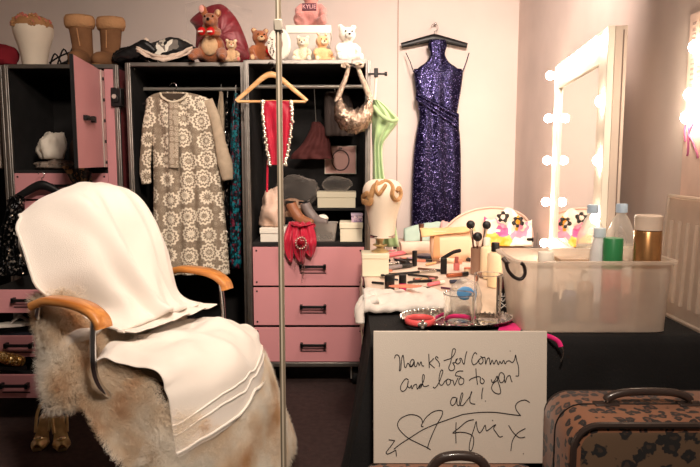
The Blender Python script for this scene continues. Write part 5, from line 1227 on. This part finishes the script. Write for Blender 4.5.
# lotion bottles
upright('lotion_bottle', 'tall cream lotion bottle with white pump, behind the black-capped one', 'bottle', 486, 276, 12, 37, M_LIQ, M_WHITECARD, .2, neck=.45)
upright('lotion_bottle', 'cream lotion bottle with a black cap beside the plastic bin', 'bottle', 494.5, 282, 15, 38, M_LIQ, M_BLACK, .22, neck=.42)
upright('perfume_bottle', 'small clear bottle with a black cap near the mirror foot', 'bottle', 539.5, 246, 6, 20, M_CLEAR, M_BLACK, .3, neck=.5)
upright('cosmetic_jar', 'white jar with a black lid between scarf and mirror', 'jar', 528, 247, 10, 9, M_WHITECARD, M_BLACK, .4, body_name='jar_body', cap_name='lid')
wl = thing('easel_photo', 'bronze wedge-shaped bottle standing at the foot of the mirror', 'bottle', lay(559, 250)); k = ppx(wl.location)
obj('bottle_body', MB().prism([(-11 * k, .001), (12 * k, .001), (10 * k, 12 * k), (4 * k, 26 * k), (0, 28 * k), (-4 * k, 25 * k)], -.02, .02), mat('bronze_glass', (170, 140, 110), .2, .5, coat=.4), wl, bevel=.004); obj('label_panel', MB().prism([(-6 * k, 5 * k), (6 * k, 5 * k), (1 * k, 19 * k), (-2 * k, 19 * k)], -.0225, -.020), M_SILVER, wl)
wl.name = 'wedge_bottle'
# black carton with sideways lettering
sx2 = thing('hair_product_carton', 'tall black carton with white sideways letters beside the plastic bin', 'carton', lay(504.5, 315, TB)); k = ppx(sx2.location)
obj('carton', MB().box(-4.6 * k, 4.6 * k, 0, 9 * k, .001, 37 * k), mat('black_gloss_card', (20, 19, 22), .3), sx2, bevel=.002)
obj('red_band', MB().box(-4.7 * k, -1.5 * k, -.0006, 0, 26 * k, 36 * k), mat('dark_red_print', (96, 30, 38), .5), sx2)
tm = text_mesh('XSE', 9.6 * k); tm.xform(Matrix.Translation((0, -.0012, 14 * k)) @ Matrix.Rotation(PI / 2, 4, 'X') @ Matrix.Rotation(PI / 2, 4, 'Z')); obj('white_lettering', tm, mat('white_print', (230, 224, 216), .6, vary=0), sx2, flat=True)

# ------------------------------------------------------------------ front of the table: towels, tray, tumblers
tf = thing('folded_towel', 'folded white towels along the table front, ends curling over its side edge', 'towel', lay(415, 312, TB))
a0, a1 = lay(366, 322, TB), lay(474, 312, TB)
def ft(u, v):
    x = lerp(a0.x - .005, a1.x, u); yc_ = lerp(2.79, 2.86, u); hgt = lerp(.055, .045, u) * (1 - .25 * smooth((u - .75) / .25))
    a = PI * v; y = yc_ - math.cos(a) * .14 * (1 + .08 * nz(u * 4, 2)); z = TC + .004 + math.sin(a) ** .55 * hgt * (1 + .4 * nz(u * 4.5, v * 3, 5)) + .014 * nz(u * 12, v * 7) + .008 * math.sin(u * 22 + 4 * nz(u * 3, v * 3)) * math.sin(a)
    if x < TX0 - .0: z = z - .0; 
    return Vector((x, y, max(z, TC + .003)))
mb = MB().grid(ft, 50, 26); mb.shift(tf.location); obj('towel_fold', mb, M_TOWEL, tf, solid=.008, sharp=180)
for i, (dy, r0) in enumerate(((-.06, .026), (.04, .030))):
    c = curve_pts([(TX0 + .03, 2.76 + dy, TC + .055), (TX0 - .012, 2.75 + dy, TC + .035), (TX0 - .040, 2.74 + dy, TC - .0), (TX0 - .042, 2.73 + dy, TC - .045)], 5)
    mb = MB().tube(c, [r0 * .8] * 8 + [r0 * .7] * 8, 12, flat=1.6); mb.shift(tf.location); obj('curled_end', mb, M_TOWEL, tf, sharp=180)
single('powder_puff', MB().ell((0, 0, .006), (.075, .03, .006), 18), M_CORAL, 'flat coral powder puff lying on the folded white towels', 'powder puff', loc=Vector((P(405, 300, 2.80).x, 2.80, TC + .085)))
tl_ = PZ(456, 321, TB + .004); tray = thing('serving_tray', 'oval silver tray with the tumblers and pink bangle on it', 'tray', (tl_.x, tl_.y + .0, TB + .001))
def oval(a, b, z, n=48): return [Vector((math.cos(t) * a, math.sin(t) * b, z)) for t in [2 * PI * i / n for i in range(n)]]
TA, TBb = .226, .15
obj('tray_dish', MB().rings([oval(TA * .82, TBb * .78, 0), oval(TA * .9, TBb * .87, .004), oval(TA, TBb, .020), oval(TA * 1.015, TBb * 1.02, .022), oval(TA * .99, TBb * .98, .023), oval(TA * .89, TBb * .86, .008), oval(TA * .82, TBb * .78, .004)]), M_SILVER, tray, sharp=60)
rim = MB()
for t in [2 * PI * i / 56 for i in range(56)]: rim.ell((math.cos(t) * TA, math.sin(t) * TBb, .023), .0055, 6)
o = obj('beaded_rim', rim, M_SILVER, tray); o['kind'] = 'stuff'
TZ2 = TB + .006
bg_ = thing('bangle', 'coral pink bangle with a jewelled clasp on the silver tray', 'bangle', PZ(420, 326, TZ2)); k = ppx(bg_.location)
ra = 13.5 * k
obj('band', MB().tube([(math.cos(t) * ra, math.sin(t) * ra, .022) for t in [2 * PI * i / 40 for i in range(40)]], .013, 10, closed=True, flat=.55), mat('coral_leather', (232, 92, 92), .4), bg_)
o = obj('jewelled_clasp', MB().ell((-.006, -ra - .007, .022), (.010, .007, .010), 8).ell((.012, -ra - .007, .022), (.010, .007, .010), 8).ell((.003, -ra - .008, .034), (.007, .006, .007), 8).ell((.003, -ra - .008, .010), (.007, .006, .007), 8), mat('diamante', (230, 220, 214), .12, .8), bg_)
er = thing('earring', 'silver jewelled earring lying on the tray behind the bangle', 'earring', PZ(432, 313, TZ2))
obj('stones', blob(MB().ell((0, 0, .010), .012, 8).ell((.014, .004, .009), .009, 8).ell((-.012, .003, .009), .010, 8), .004), mat('earring_stone', (214, 208, 200), .15, .8), er); obj('ear_hook', MB().tube([(.012, .0, .01), (.026, .004, .014), (.034, .0, .006)], .0018, 6), M_SILVER, er)
def tumbler(label, px, py, w, h, flare, extra=None):
    loc = PZ(px, py, TZ2); k = ppx(loc); r = thing('glass_tumbler', label, 'glass', loc, 0, 'glass tumblers on the silver tray'); ra = w * k / 2; H = h * k
    obj('glass_wall', MB().lathe([(.001, .001), (ra * .90, .001), (ra * .94, .008), (ra * flare, H), (ra * flare - .0035, H), (ra * .90, .022), (.001, .018)], 32, cap=False), M_GLASS, r, sharp=60)
    obj('rim_line', MB().tube([(math.cos(t) * ra * flare * .99, math.sin(t) * ra * flare * .99, H) for t in [2 * PI * i / 36 for i in range(36)]], .0022, 6, closed=True), M_GLASS, r)
    return r, k, ra, H
r, k, ra, H = tumbler('squat wide glass tumbler on the silver tray, a pink ribbon behind it', 458.5, 327, 30, 33, 1.0)
r2, k2, ra2, H2 = tumbler('tall narrow glass tumbler on the silver tray, next to the black carton', 487, 325, 26, 50, 1.02)
bl = thing('cotton_packet', 'clear packet with a blue patch standing between the towels and squat tumbler', 'packet', lay(459, 306, TC)); k = ppx(bl.location)
bl.location.z = TB + .003; bl.location.y = 2.66
obj('packet', crumple((0, 0, .075), (16 * k, .03, .078), 97, .2, 7, 28, .074), clear_mat('packet_film', (232, 222, 214), .25, .1, .8), bl, sharp=60)
obj('blue_patch', MB().ell((-.005, -.030, .10), (8 * k, .006, 6 * k), 14), mat('sky_blue_print', (96, 160, 216), .5), bl)
rb = thing('pink_ribbon', 'hot pink ribbon strip lying across the tray behind the squat tumbler', 'ribbon', PZ(452, 317, TZ2))
c = [PZ(436, 321, TZ2), PZ(445, 317, TZ2), PZ(458, 315.5, TZ2), PZ(474, 317, TZ2)]
mb = MB().tube(curve_pts([p + Vector((0, .012, .010)) for p in c], 5), .008, 8, flat=.25); mb.shift(rb.location); obj('ribbon_strip', mb, M_HOTPINK, rb)
def note(label, pts, m, z):
    q = [PZ(a, b, z) for a, b in pts]; c = sum(q, Vector()) / len(q); r = thing('paper_note', label, 'paper', c)
    obj('paper', MB().rings([[p - c for p in q], [p - c + Vector((0, 0, .002)) for p in q]]), m, r, flat=True); return r
note('hot pink paper strip lying under the tray edge beside the tall tumbler', [(498, 330.5), (520, 331), (524, 326), (512, 323), (500, 326)], M_HOTPINK, TB + .0005)
# pink tag hanging from under the bin
tg = thing('pink_lanyard', 'hot pink lanyard end with a clip lying at the table edge by the sign corner', 'lanyard', PZ(555, 340, TB))
tg.location = P(553, 341, TY0 - .05)
obj('strap', MB().tube(curve_pts([(-.02, .035, .012), (0, .01, .010), (.02, -.002, -.002), (.028, -.006, -.02)], 5), .009, 8, flat=.3), M_HOTPINK, tg)
obj('clip', MB().tube(curve_pts([(.028, -.006, -.02), (.036, -.008, -.035), (.034, -.008, -.06), (.028, -.008, -.075)], 5), .003, 6), M_SILVER, tg)

# ------------------------------------------------------------------ the plastic bin and what is in it
bx0, bx1 = PZ(526, 335, TB).x, PZ(671, 334, TB).x; ty0 = P(519, 262, 2.36); ty1 = P(679, 262, 2.36)
BH = ty0.z - TB; cxb = (ty0.x + ty1.x) / 2; BD = .33
bn = thing('plastic_bin', 'large translucent storage bin of toiletries with a dark clip handle', 'storage bin', (cxb, 2.385, TB + .001))
def bsec(w0, w1, d0, d1, z, n=64, e=.22):
    return [Vector((lerp(w0, w1, (1 + math.copysign(abs(math.cos(a)) ** e, math.cos(a))) / 2), lerp(d0, d1, (1 + math.copysign(abs(math.sin(a)) ** e, math.sin(a))) / 2), z)) for a in [2 * PI * i / n for i in range(n)]]
L0, R0, L1, R1 = bx0 - cxb, bx1 - cxb, ty0.x - cxb, ty1.x - cxb
S_ = lambda f, i=0: bsec(lerp(L0, L1, f) + i, lerp(R0, R1, f) - i, lerp(.0, -.02, f) + i, lerp(BD - .03, BD, f) - i, BH * f + (i if f == 0 else 0))
obj('bin_wall', MB().rings([S_(0), S_(.1), S_(.5), S_(.94), S_(1), S_(1, .004), S_(.5, .004), S_(.1, .004), S_(0, .004)]), M_FROST, bn, sharp=60)
S2 = lambda f, i, z: bsec(L1 - i, R1 + i, -.02 - i, BD + i, z)
obj('rim', MB().rings([S2(1, .001, BH * .955), S2(1, .014, BH * .96), S2(1, .016, BH * 1.0), S2(1, .002, BH * 1.005), S2(1, -.003, BH)], cap=False), M_FROST, bn, sharp=60)
hpts = [(506, 262), (508, 270), (514, 277), (521, 279), (525, 274), (524, 266), (521, 263)]
mb = MB().tube(curve_pts([P(a, b, 2.335) for a, b in hpts], 4), .0068, 8); mb.shift(bn.location); obj('clip_handle', mb, mat('brown_clip', (40, 30, 28), .4), bn)
mb = MB().cyl(P(503, 258, 2.355), P(508, 264, 2.34), .009); mb.shift(bn.location); obj('handle_pivot', mb, mat('brown_clip_pivot', (74, 56, 48), .4), bn)
def can(name, label, cat, px, top, w, Y, body, cap, capf=.28, neck=0, base=None, capname='cap', z0=None, top_r=1.0):
    z0 = TB + .008 if z0 is None else z0; q = P(px, top, Y); k = ppx(q); r = thing(name, label, cat, (q.x, Y, z0)); H = q.z - z0; ra = w * k / 2; hb = H * (1 - capf)
    pr_ = [(.001, 0), (ra * .95, 0), (ra, .006), (ra, hb * (.8 if neck else .985))] + ([(ra * .85, hb * .9), (ra * neck, hb * .985)] if neck else []) + [(ra * (neck or .9), hb), (.001, hb)]
    obj('container', MB().lathe(pr_, 22, cap=False), body, r, sharp=60)
    rc = ra * (neck * 1.15 if neck else top_r); obj(capname, MB().lathe([(.001, hb), (rc, hb), (rc, H - .004), (rc * .92, H), (.001, H)], 22, cap=False), cap, r); return r
can('hairspray_can', 'tall gold hairspray can with a pale cap rising from the plastic bin', 'can', 649, 215, 24, 2.46, mat('gold_can', (176, 130, 84), .25, .7, vary=.25, vscale=12), mat('beige_cap', (216, 196, 178), .4), .13)
can('deodorant_can', 'red can with a green cap poking out of the plastic bin', 'can', 613.5, 238, 17.5, 2.53, mat('red_can', (180, 60, 56), .35), mat('green_cap', (46, 128, 76), .4), .36)
can('lotion_bottle', 'white labelled bottle in the bin right beside the green-capped can', 'bottle', 600, 228, 16, 2.60, mat('white_blue_label', (226, 226, 226), .4), mat('pale_blue_cap', (200, 214, 224), .35), .10, neck=.6)
can('cream_jar', 'squat pale jar at the end of the bin nearest the clip handle', 'jar', 546, 252, 15, 2.52, mat('pale_jar', (206, 196, 184), .4), M_WHITECARD, .12)
can('shampoo_bottle', 'navy bottle showing darkly through the lower wall of the plastic bin', 'bottle', 552, 292, 22, 2.55, M_NAVY, M_BLACK, .2, neck=.5)
can('shampoo_bottle', 'blue bottle showing through the bin wall next to the navy one', 'bottle', 570, 282, 14, 2.58, mat('dull_blue', (96, 110, 140), .4), M_WHITECARD, .2, neck=.5)
can('shampoo_bottle', 'tall tan bottle in the bin between the blue one and the white bottle', 'bottle', 586, 270, 15, 2.54, mat('tan_bottle', (180, 150, 126), .4), M_WHITECARD, .2, neck=.5)
can('conditioner_tube', 'peach tube standing in the bin between green-capped can and hairspray', 'tube', 632, 268, 16, 2.55, mat('peach_tube', (226, 176, 150), .4), M_WHITECARD, .15)
so_ = thing('soap_carton', 'flat brown carton lying across the bottles inside the bin', 'carton', P(572, 258, 2.50)); so_.location.z = P(572, 262, 2.5).z - .0
obj('carton', MB().box(-.055, .055, -.03, .05, 0, .016), mat('tan_card', (190, 160, 134), .6), so_, bevel=.002); obj('flap', MB().box(.055, .058, -.028, .048, .001, .015), mat('flap_card', (170, 140, 116), .6), so_)
for px, top, w, lb in ((593, 205, 27, 'large clear water bottle with a pale blue cap, the one closer to the mirror glass'), (622, 204, 27, 'large clear water bottle with a pale blue cap, the one closer to the hairspray')):
    Y = 2.84; q = P(px, top, Y); k = ppx(q); H = q.z - TC; ra = w * k / 2; r = thing('water_bottle', lb, 'bottle', (q.x, Y, TC + .001), 0, 'large water bottles behind the bin')
    pr_ = [(.001, 0), (ra * .9, 0), (ra, .012), (ra, H * .35), (ra * .95, H * .40), (ra, H * .45), (ra, H * .62), (ra * .93, H * .7), (ra * .55, H * .84), (ra * .3, H * .90), (ra * .3, H * .93)]
    obj('bottle_wall', MB().lathe(pr_, 28, cap=False), M_WATERB, r, sharp=60)
    obj('screw_cap', MB().lathe([(.001, H * .915), (ra * .38, H * .915), (ra * .38, H * .99), (ra * .34, H), (.001, H)], 20, cap=False), mat('pale_blue_plastic', (176, 196, 216), .4), r)
    obj('paper_label', MB().lathe([(ra * 1.01, H * .46), (ra * 1.01, H * .60)], 28, cap=False), mat('bottle_label', (226, 214, 196), .6, vary=.2, vscale=40), r)
# the bin's lid propped along the side wall
ld_ = thing('bin_lid', 'ribbed translucent bin lid propped upright against the side wall', 'lid', (XR - .07, 2.50, TB + .001))
LM = Matrix.Rotation(R(4), 4, 'Y')
obj('lid_panel', MB().box(-.003, .003, -.27, .27, .0, .50, LM), M_FROST, ld_)
for k in range(7): 
    y = -.20 + k * .065; obj('rib', MB().tube([LM @ Vector((-.008, y, .06)), LM @ Vector((-.008, y + .02, .40))], .009, 8, flat=.8), M_FROST, ld_)
obj('lid_rim', MB().tube([LM @ Vector((0, y, z)) for y, z in ((-.27, .0), (.27, .0), (.27, .5), (-.27, .5))], .012, 8, closed=True), M_FROST, ld_)

# ------------------------------------------------------------------ suitcases and the signed board
def suitcase(label, x0, x1, y0, y1, H, m, mf, rz=0):
    w, d = (x1 - x0) / 2, (y1 - y0) / 2; r = thing('suitcase', label, 'suitcase', ((x0 + x1) / 2, (y0 + y1) / 2, 0), rz, 'leopard print suitcases before the black cloth')
    def sec(y, i):                                          # rounded rectangle in x,z
        rr = .09 - i; pts = []
        for cx_, cz_, a0 in ((w - .09, H - .09, 0), (-w + .09, H - .09, 90), (-w + .09, .05, 180), (w - .09, .05, 270)):
            for k in range(9): a = R(a0 + k * 90 / 8); q = rr if cz_ > .1 else min(rr, .05 - i); pts.append(Vector((cx_ + (.09 - rr if False else 0) + math.cos(a) * (rr if cz_ > .1 else .09 - i), y, cz_ + math.sin(a) * (rr if cz_ > .1 else .05 - i))))
        return pts
    obj('shell', MB().rings([sec(-d, .03), sec(-d + .004, .010), sec(-d + .02, 0), sec(d - .02, 0), sec(d - .004, .01), sec(d, .03)]), m, r, sharp=60)
    obj('front_panel', MB().rings([[p + Vector((0, 0, 0)) for p in sec(-d - .004, .045)], sec(-d - .001, .035)]), mf, r, sharp=60)
    obj('front_piping', MB().tube(sec(-d + .001, .012), .011, 8, closed=True), M_BROWNTRIM, r)
    obj('back_piping', MB().tube(sec(d - .001, .012), .009, 8, closed=True), M_BROWNTRIM, r)
    obj('zip_line', MB().tube(sec(0, -.001), .003, 6, closed=True), M_BLACK, r)
    obj('pocket_zip', MB().tube([(-w + .12, -d - .008, H - .21), (w - .12, -d - .008, H - .21)], .008, 6), M_BROWNTRIM, r)
    return r, w, d
def case_handle(r, x, hl, H, rise, y=0, th=.014):
    h = obj('handle', MB().tube(curve_pts([(x - hl, y, H + .012), (x - hl * .93, y, H + rise * .55), (x - hl * .6, y, H + rise * .9), (x, y, H + rise), (x + hl * .6, y, H + rise * .9), (x + hl * .93, y, H + rise * .55), (x + hl, y, H + .012)], 5), [.008, .010] + [th] * 27 + [.010, .008], 10), M_BROWNTRIM, r)
    for s in (-1, 1):
        obj('handle_ring', MB().tube([(x + s * hl, y + math.cos(t) * .012, H + .014 + math.sin(t) * .012) for t in [2 * PI * i / 16 for i in range(16)]], .003, 6, closed=True), M_SILVER, h)
        obj('handle_mount', MB().box(x + s * hl - .04, x + s * hl + .04, y - .02, y + .02, H - .002, H + .006), M_BROWNTRIM, h, bevel=.003)
SY0, SY1, SH = 1.93, 2.22, .585
xl = P(568, 440, SY0 + .02).x
s1, w1_, d1_ = suitcase('leopard print suitcase with brown handle standing before the black cloth, under the bin', xl, xl + .86, SY0, SY1, SH, M_LEO, M_LEOD)
hx0 = P(606, 400, (SY0 + SY1) / 2).x - s1.location.x; hx1 = P(690, 400, (SY0 + SY1) / 2).x - s1.location.x
case_handle(s1, (hx0 + hx1) / 2, (hx1 - hx0) / 2, SH, .045)
# case under the sign
BZ = P(460, 461, 2.22).z
s2, w2_, d2_ = suitcase('leopard print suitcase that the signed board rests on, only its handle top in view', P(366, 461, 2.1).x - .02, P(550, 461, 2.1).x + .0, 1.96, 2.235, BZ - .002, M_LEO, M_LEOD)
ha, hb_ = P(430, 461, 2.07).x - s2.location.x, P(488, 461, 2.07).x - s2.location.x
case_handle(s2, (ha + hb_) / 2, (hb_ - ha) / 2, BZ - .002, P(460, 455, 2.07).z - BZ, y=2.07 - s2.location.y, th=.017)
# the board
Ybd = 2.20
A, B_ = P(373.5, 331.5, Ybd + .045), P(546.5, 460.5, Ybd); W_ = (B_.x - P(373.5, 460.5, Ybd).x)
bd = thing('message_board', 'white canvas board with a handwritten thank-you message, heart and signature', 'sign', ((P(373.5, 460.5, Ybd).x + B_.x) / 2, Ybd, BZ))
HB = math.hypot(A.z - BZ, .045); BMx = Matrix.Rotation(-math.atan2(.045, A.z - BZ), 4, 'X')
obj('canvas', MB().box(-W_ / 2, W_ / 2, 0, .018, 0, HB, BMx), mat('white_canvas', (206, 196, 184), .75, vary=.02, bump=.15, bscale=300), bd, bevel=.002)
obj('stretcher_bar', MB().box(-W_ / 2 + .02, W_ / 2 - .02, .0185, .03, .02, .06, BMx).box(-W_ / 2 + .02, W_ / 2 - .02, .0185, .03, HB - .06, HB - .02, BMx), M_WOODH, bd)
def S1(pts): return [(390 + a / 7.786, 345 + b / 7.786) for a, b in pts]
def S2_(pts): return [(455 + a / 7.786, 345 + b / 7.786) for a, b in pts]
def S3(pts): return [(380 + a / 7.19, 395 + b / 7.19) for a, b in pts]
def S4(pts): return [(450 + a / 6.667, 390 + b / 6.667) for a, b in pts]
strokes = [
 S1([(35, 97), (42, 75), (58, 72), (72, 90), (76, 140), (72, 188), (82, 185), (86, 140), (90, 100), (100, 72), (107, 110), (112, 160), (124, 164), (136, 135), (148, 146), (156, 162), (172, 150), (186, 118), (172, 106), (156, 130), (160, 160), (178, 152), (188, 120), (190, 155), (204, 158), (216, 126), (226, 152), (240, 122), (248, 152), (264, 155)]),
 S1([(300, 64), (302, 110), (304, 170)]), S1([(340, 98), (318, 120), (306, 135), (322, 150), (346, 172)]), S1([(374, 96), (360, 84), (352, 98), (372, 118), (384, 142), (381, 162)]),
 S1([(416, 116), (440, 108), (474, 96), (498, 68), (508, 38), (498, 24), (484, 36), (478, 80), (470, 130), (456, 165), (462, 186), (482, 190), (499, 178), (500, 156), (486, 132), (504, 130), (518, 108)]),
 S2_([(22, 100), (5, 108), (6, 132), (22, 140), (40, 122), (34, 100), (48, 100), (58, 130), (70, 140), (78, 85), (90, 44)]),
 S2_([(168, 66), (152, 54), (136, 80), (128, 118), (140, 146), (164, 136), (184, 108), (200, 96), (184, 110), (186, 134), (202, 140), (216, 122), (210, 96), (196, 82), (214, 92), (230, 92), (236, 142), (248, 104), (264, 96), (272, 146), (286, 110), (300, 142), (318, 110), (334, 146), (346, 120), (360, 138), (376, 112), (386, 140), (400, 122), (420, 116), (442, 130), (460, 108), (468, 72), (476, 112), (490, 160), (493, 222), (484, 232), (470, 230)]),
 S2_([(424, 41), (428, 43)]),
 S1([(142, 262), (124, 252), (100, 275), (82, 312), (86, 342), (108, 346), (132, 318), (142, 268), (136, 306), (154, 322), (166, 302), (170, 330), (186, 302), (206, 296), (210, 330), (224, 318), (250, 292), (232, 298), (222, 318), (240, 318), (262, 262), (266, 230), (256, 222), (250, 262), (262, 310), (302, 302)]),
 S1([(334, 314), (350, 322), (378, 285), (402, 225), (410, 196), (400, 185), (388, 208), (380, 258), (386, 294), (406, 300), (426, 272), (452, 252), (436, 272), (446, 300), (466, 290), (470, 262), (456, 256), (472, 262), (490, 268), (500, 302), (516, 270), (528, 246)]),
 S2_([(62, 194), (30, 194), (8, 206), (2, 228), (20, 232), (44, 238), (28, 262), (34, 296), (62, 288), (66, 256), (42, 244)]),
 S2_([(160, 174), (164, 230), (173, 296)]), S2_([(108, 266), (130, 250), (174, 236), (196, 244), (194, 278), (214, 290), (226, 268), (208, 248)]),
 S2_([(280, 258), (290, 282), (312, 258), (326, 230), (330, 268), (346, 312), (353, 358), (334, 368), (298, 352), (282, 320), (300, 284), (328, 262), (344, 214), (338, 250), (352, 282), (376, 270), (382, 230), (362, 206), (344, 212)]), S2_([(380, 236), (388, 284), (402, 242), (424, 228), (436, 268), (444, 276)]),
 S1([(512, 396), (486, 396), (470, 430), (482, 456), (506, 440), (520, 396), (520, 440), (530, 456), (546, 446), (556, 410), (566, 372), (558, 360), (546, 400), (542, 446), (566, 455), (596, 420)]),
 S2_([(90, 420), (118, 382), (130, 350), (122, 364), (114, 420), (126, 440), (156, 446)]), S2_([(216, 320), (208, 362), (207, 406)]), S2_([(234, 420), (237, 423)]),
 S3([(312, 210), (296, 206), (305, 182), (295, 152), (262, 131), (210, 126), (152, 150), (126, 190), (136, 226), (170, 264), (210, 295), (270, 325), (336, 356), (363, 373)]),
 S3([(308, 182), (330, 146), (380, 106), (430, 95), (450, 106), (440, 142), (410, 192), (376, 264), (350, 330), (342, 364)]),
 S3([(100, 368), (150, 330), (210, 292), (300, 236), (380, 200), (460, 170), (574, 131)]) + S4([(100, 146), (200, 135), (300, 135), (400, 148), (470, 156)]),
 S4([(470, 156), (442, 122), (436, 90), (460, 64), (500, 55), (529, 71)]),
 S3([(62, 302), (106, 308)]), S3([(106, 308), (80, 345), (45, 390), (60, 402), (114, 375)]), S3([(114, 375), (118, 418)]),
 S4([(40, 200), (38, 270), (40, 336)]), S4([(158, 182), (112, 194), (60, 236), (18, 270), (60, 264), (110, 269), (150, 288), (158, 320), (152, 362), (140, 386), (128, 374), (134, 322), (160, 240), (174, 194), (180, 238), (195, 268), (214, 252), (234, 218), (241, 254), (260, 246), (290, 222), (304, 216), (290, 240), (308, 268), (330, 295), (351, 290)]), S4([(281, 187), (286, 189)]),
 S4([(390, 220), (420, 265), (460, 299), (500, 296)]), S4([(502, 240), (450, 270), (416, 320), (406, 386)]), S4([(487, 404), (491, 406)])]
hw_ = MB()
for st_ in strokes:
    pts = []
    for a, b in st_:
        u = (a - 460) / 173 * W_; v = (460.5 - b) / 129 * HB; pts.append(BMx @ Vector((u, -.0006, v)))
    c = curve_pts(pts, 4)
    hw_.tube(c, .00165, 6)
obj('handwriting', hw_, M_INK, bd)
# a dim low thing behind the chair foot
bgx = PZ(128, 462, 0)
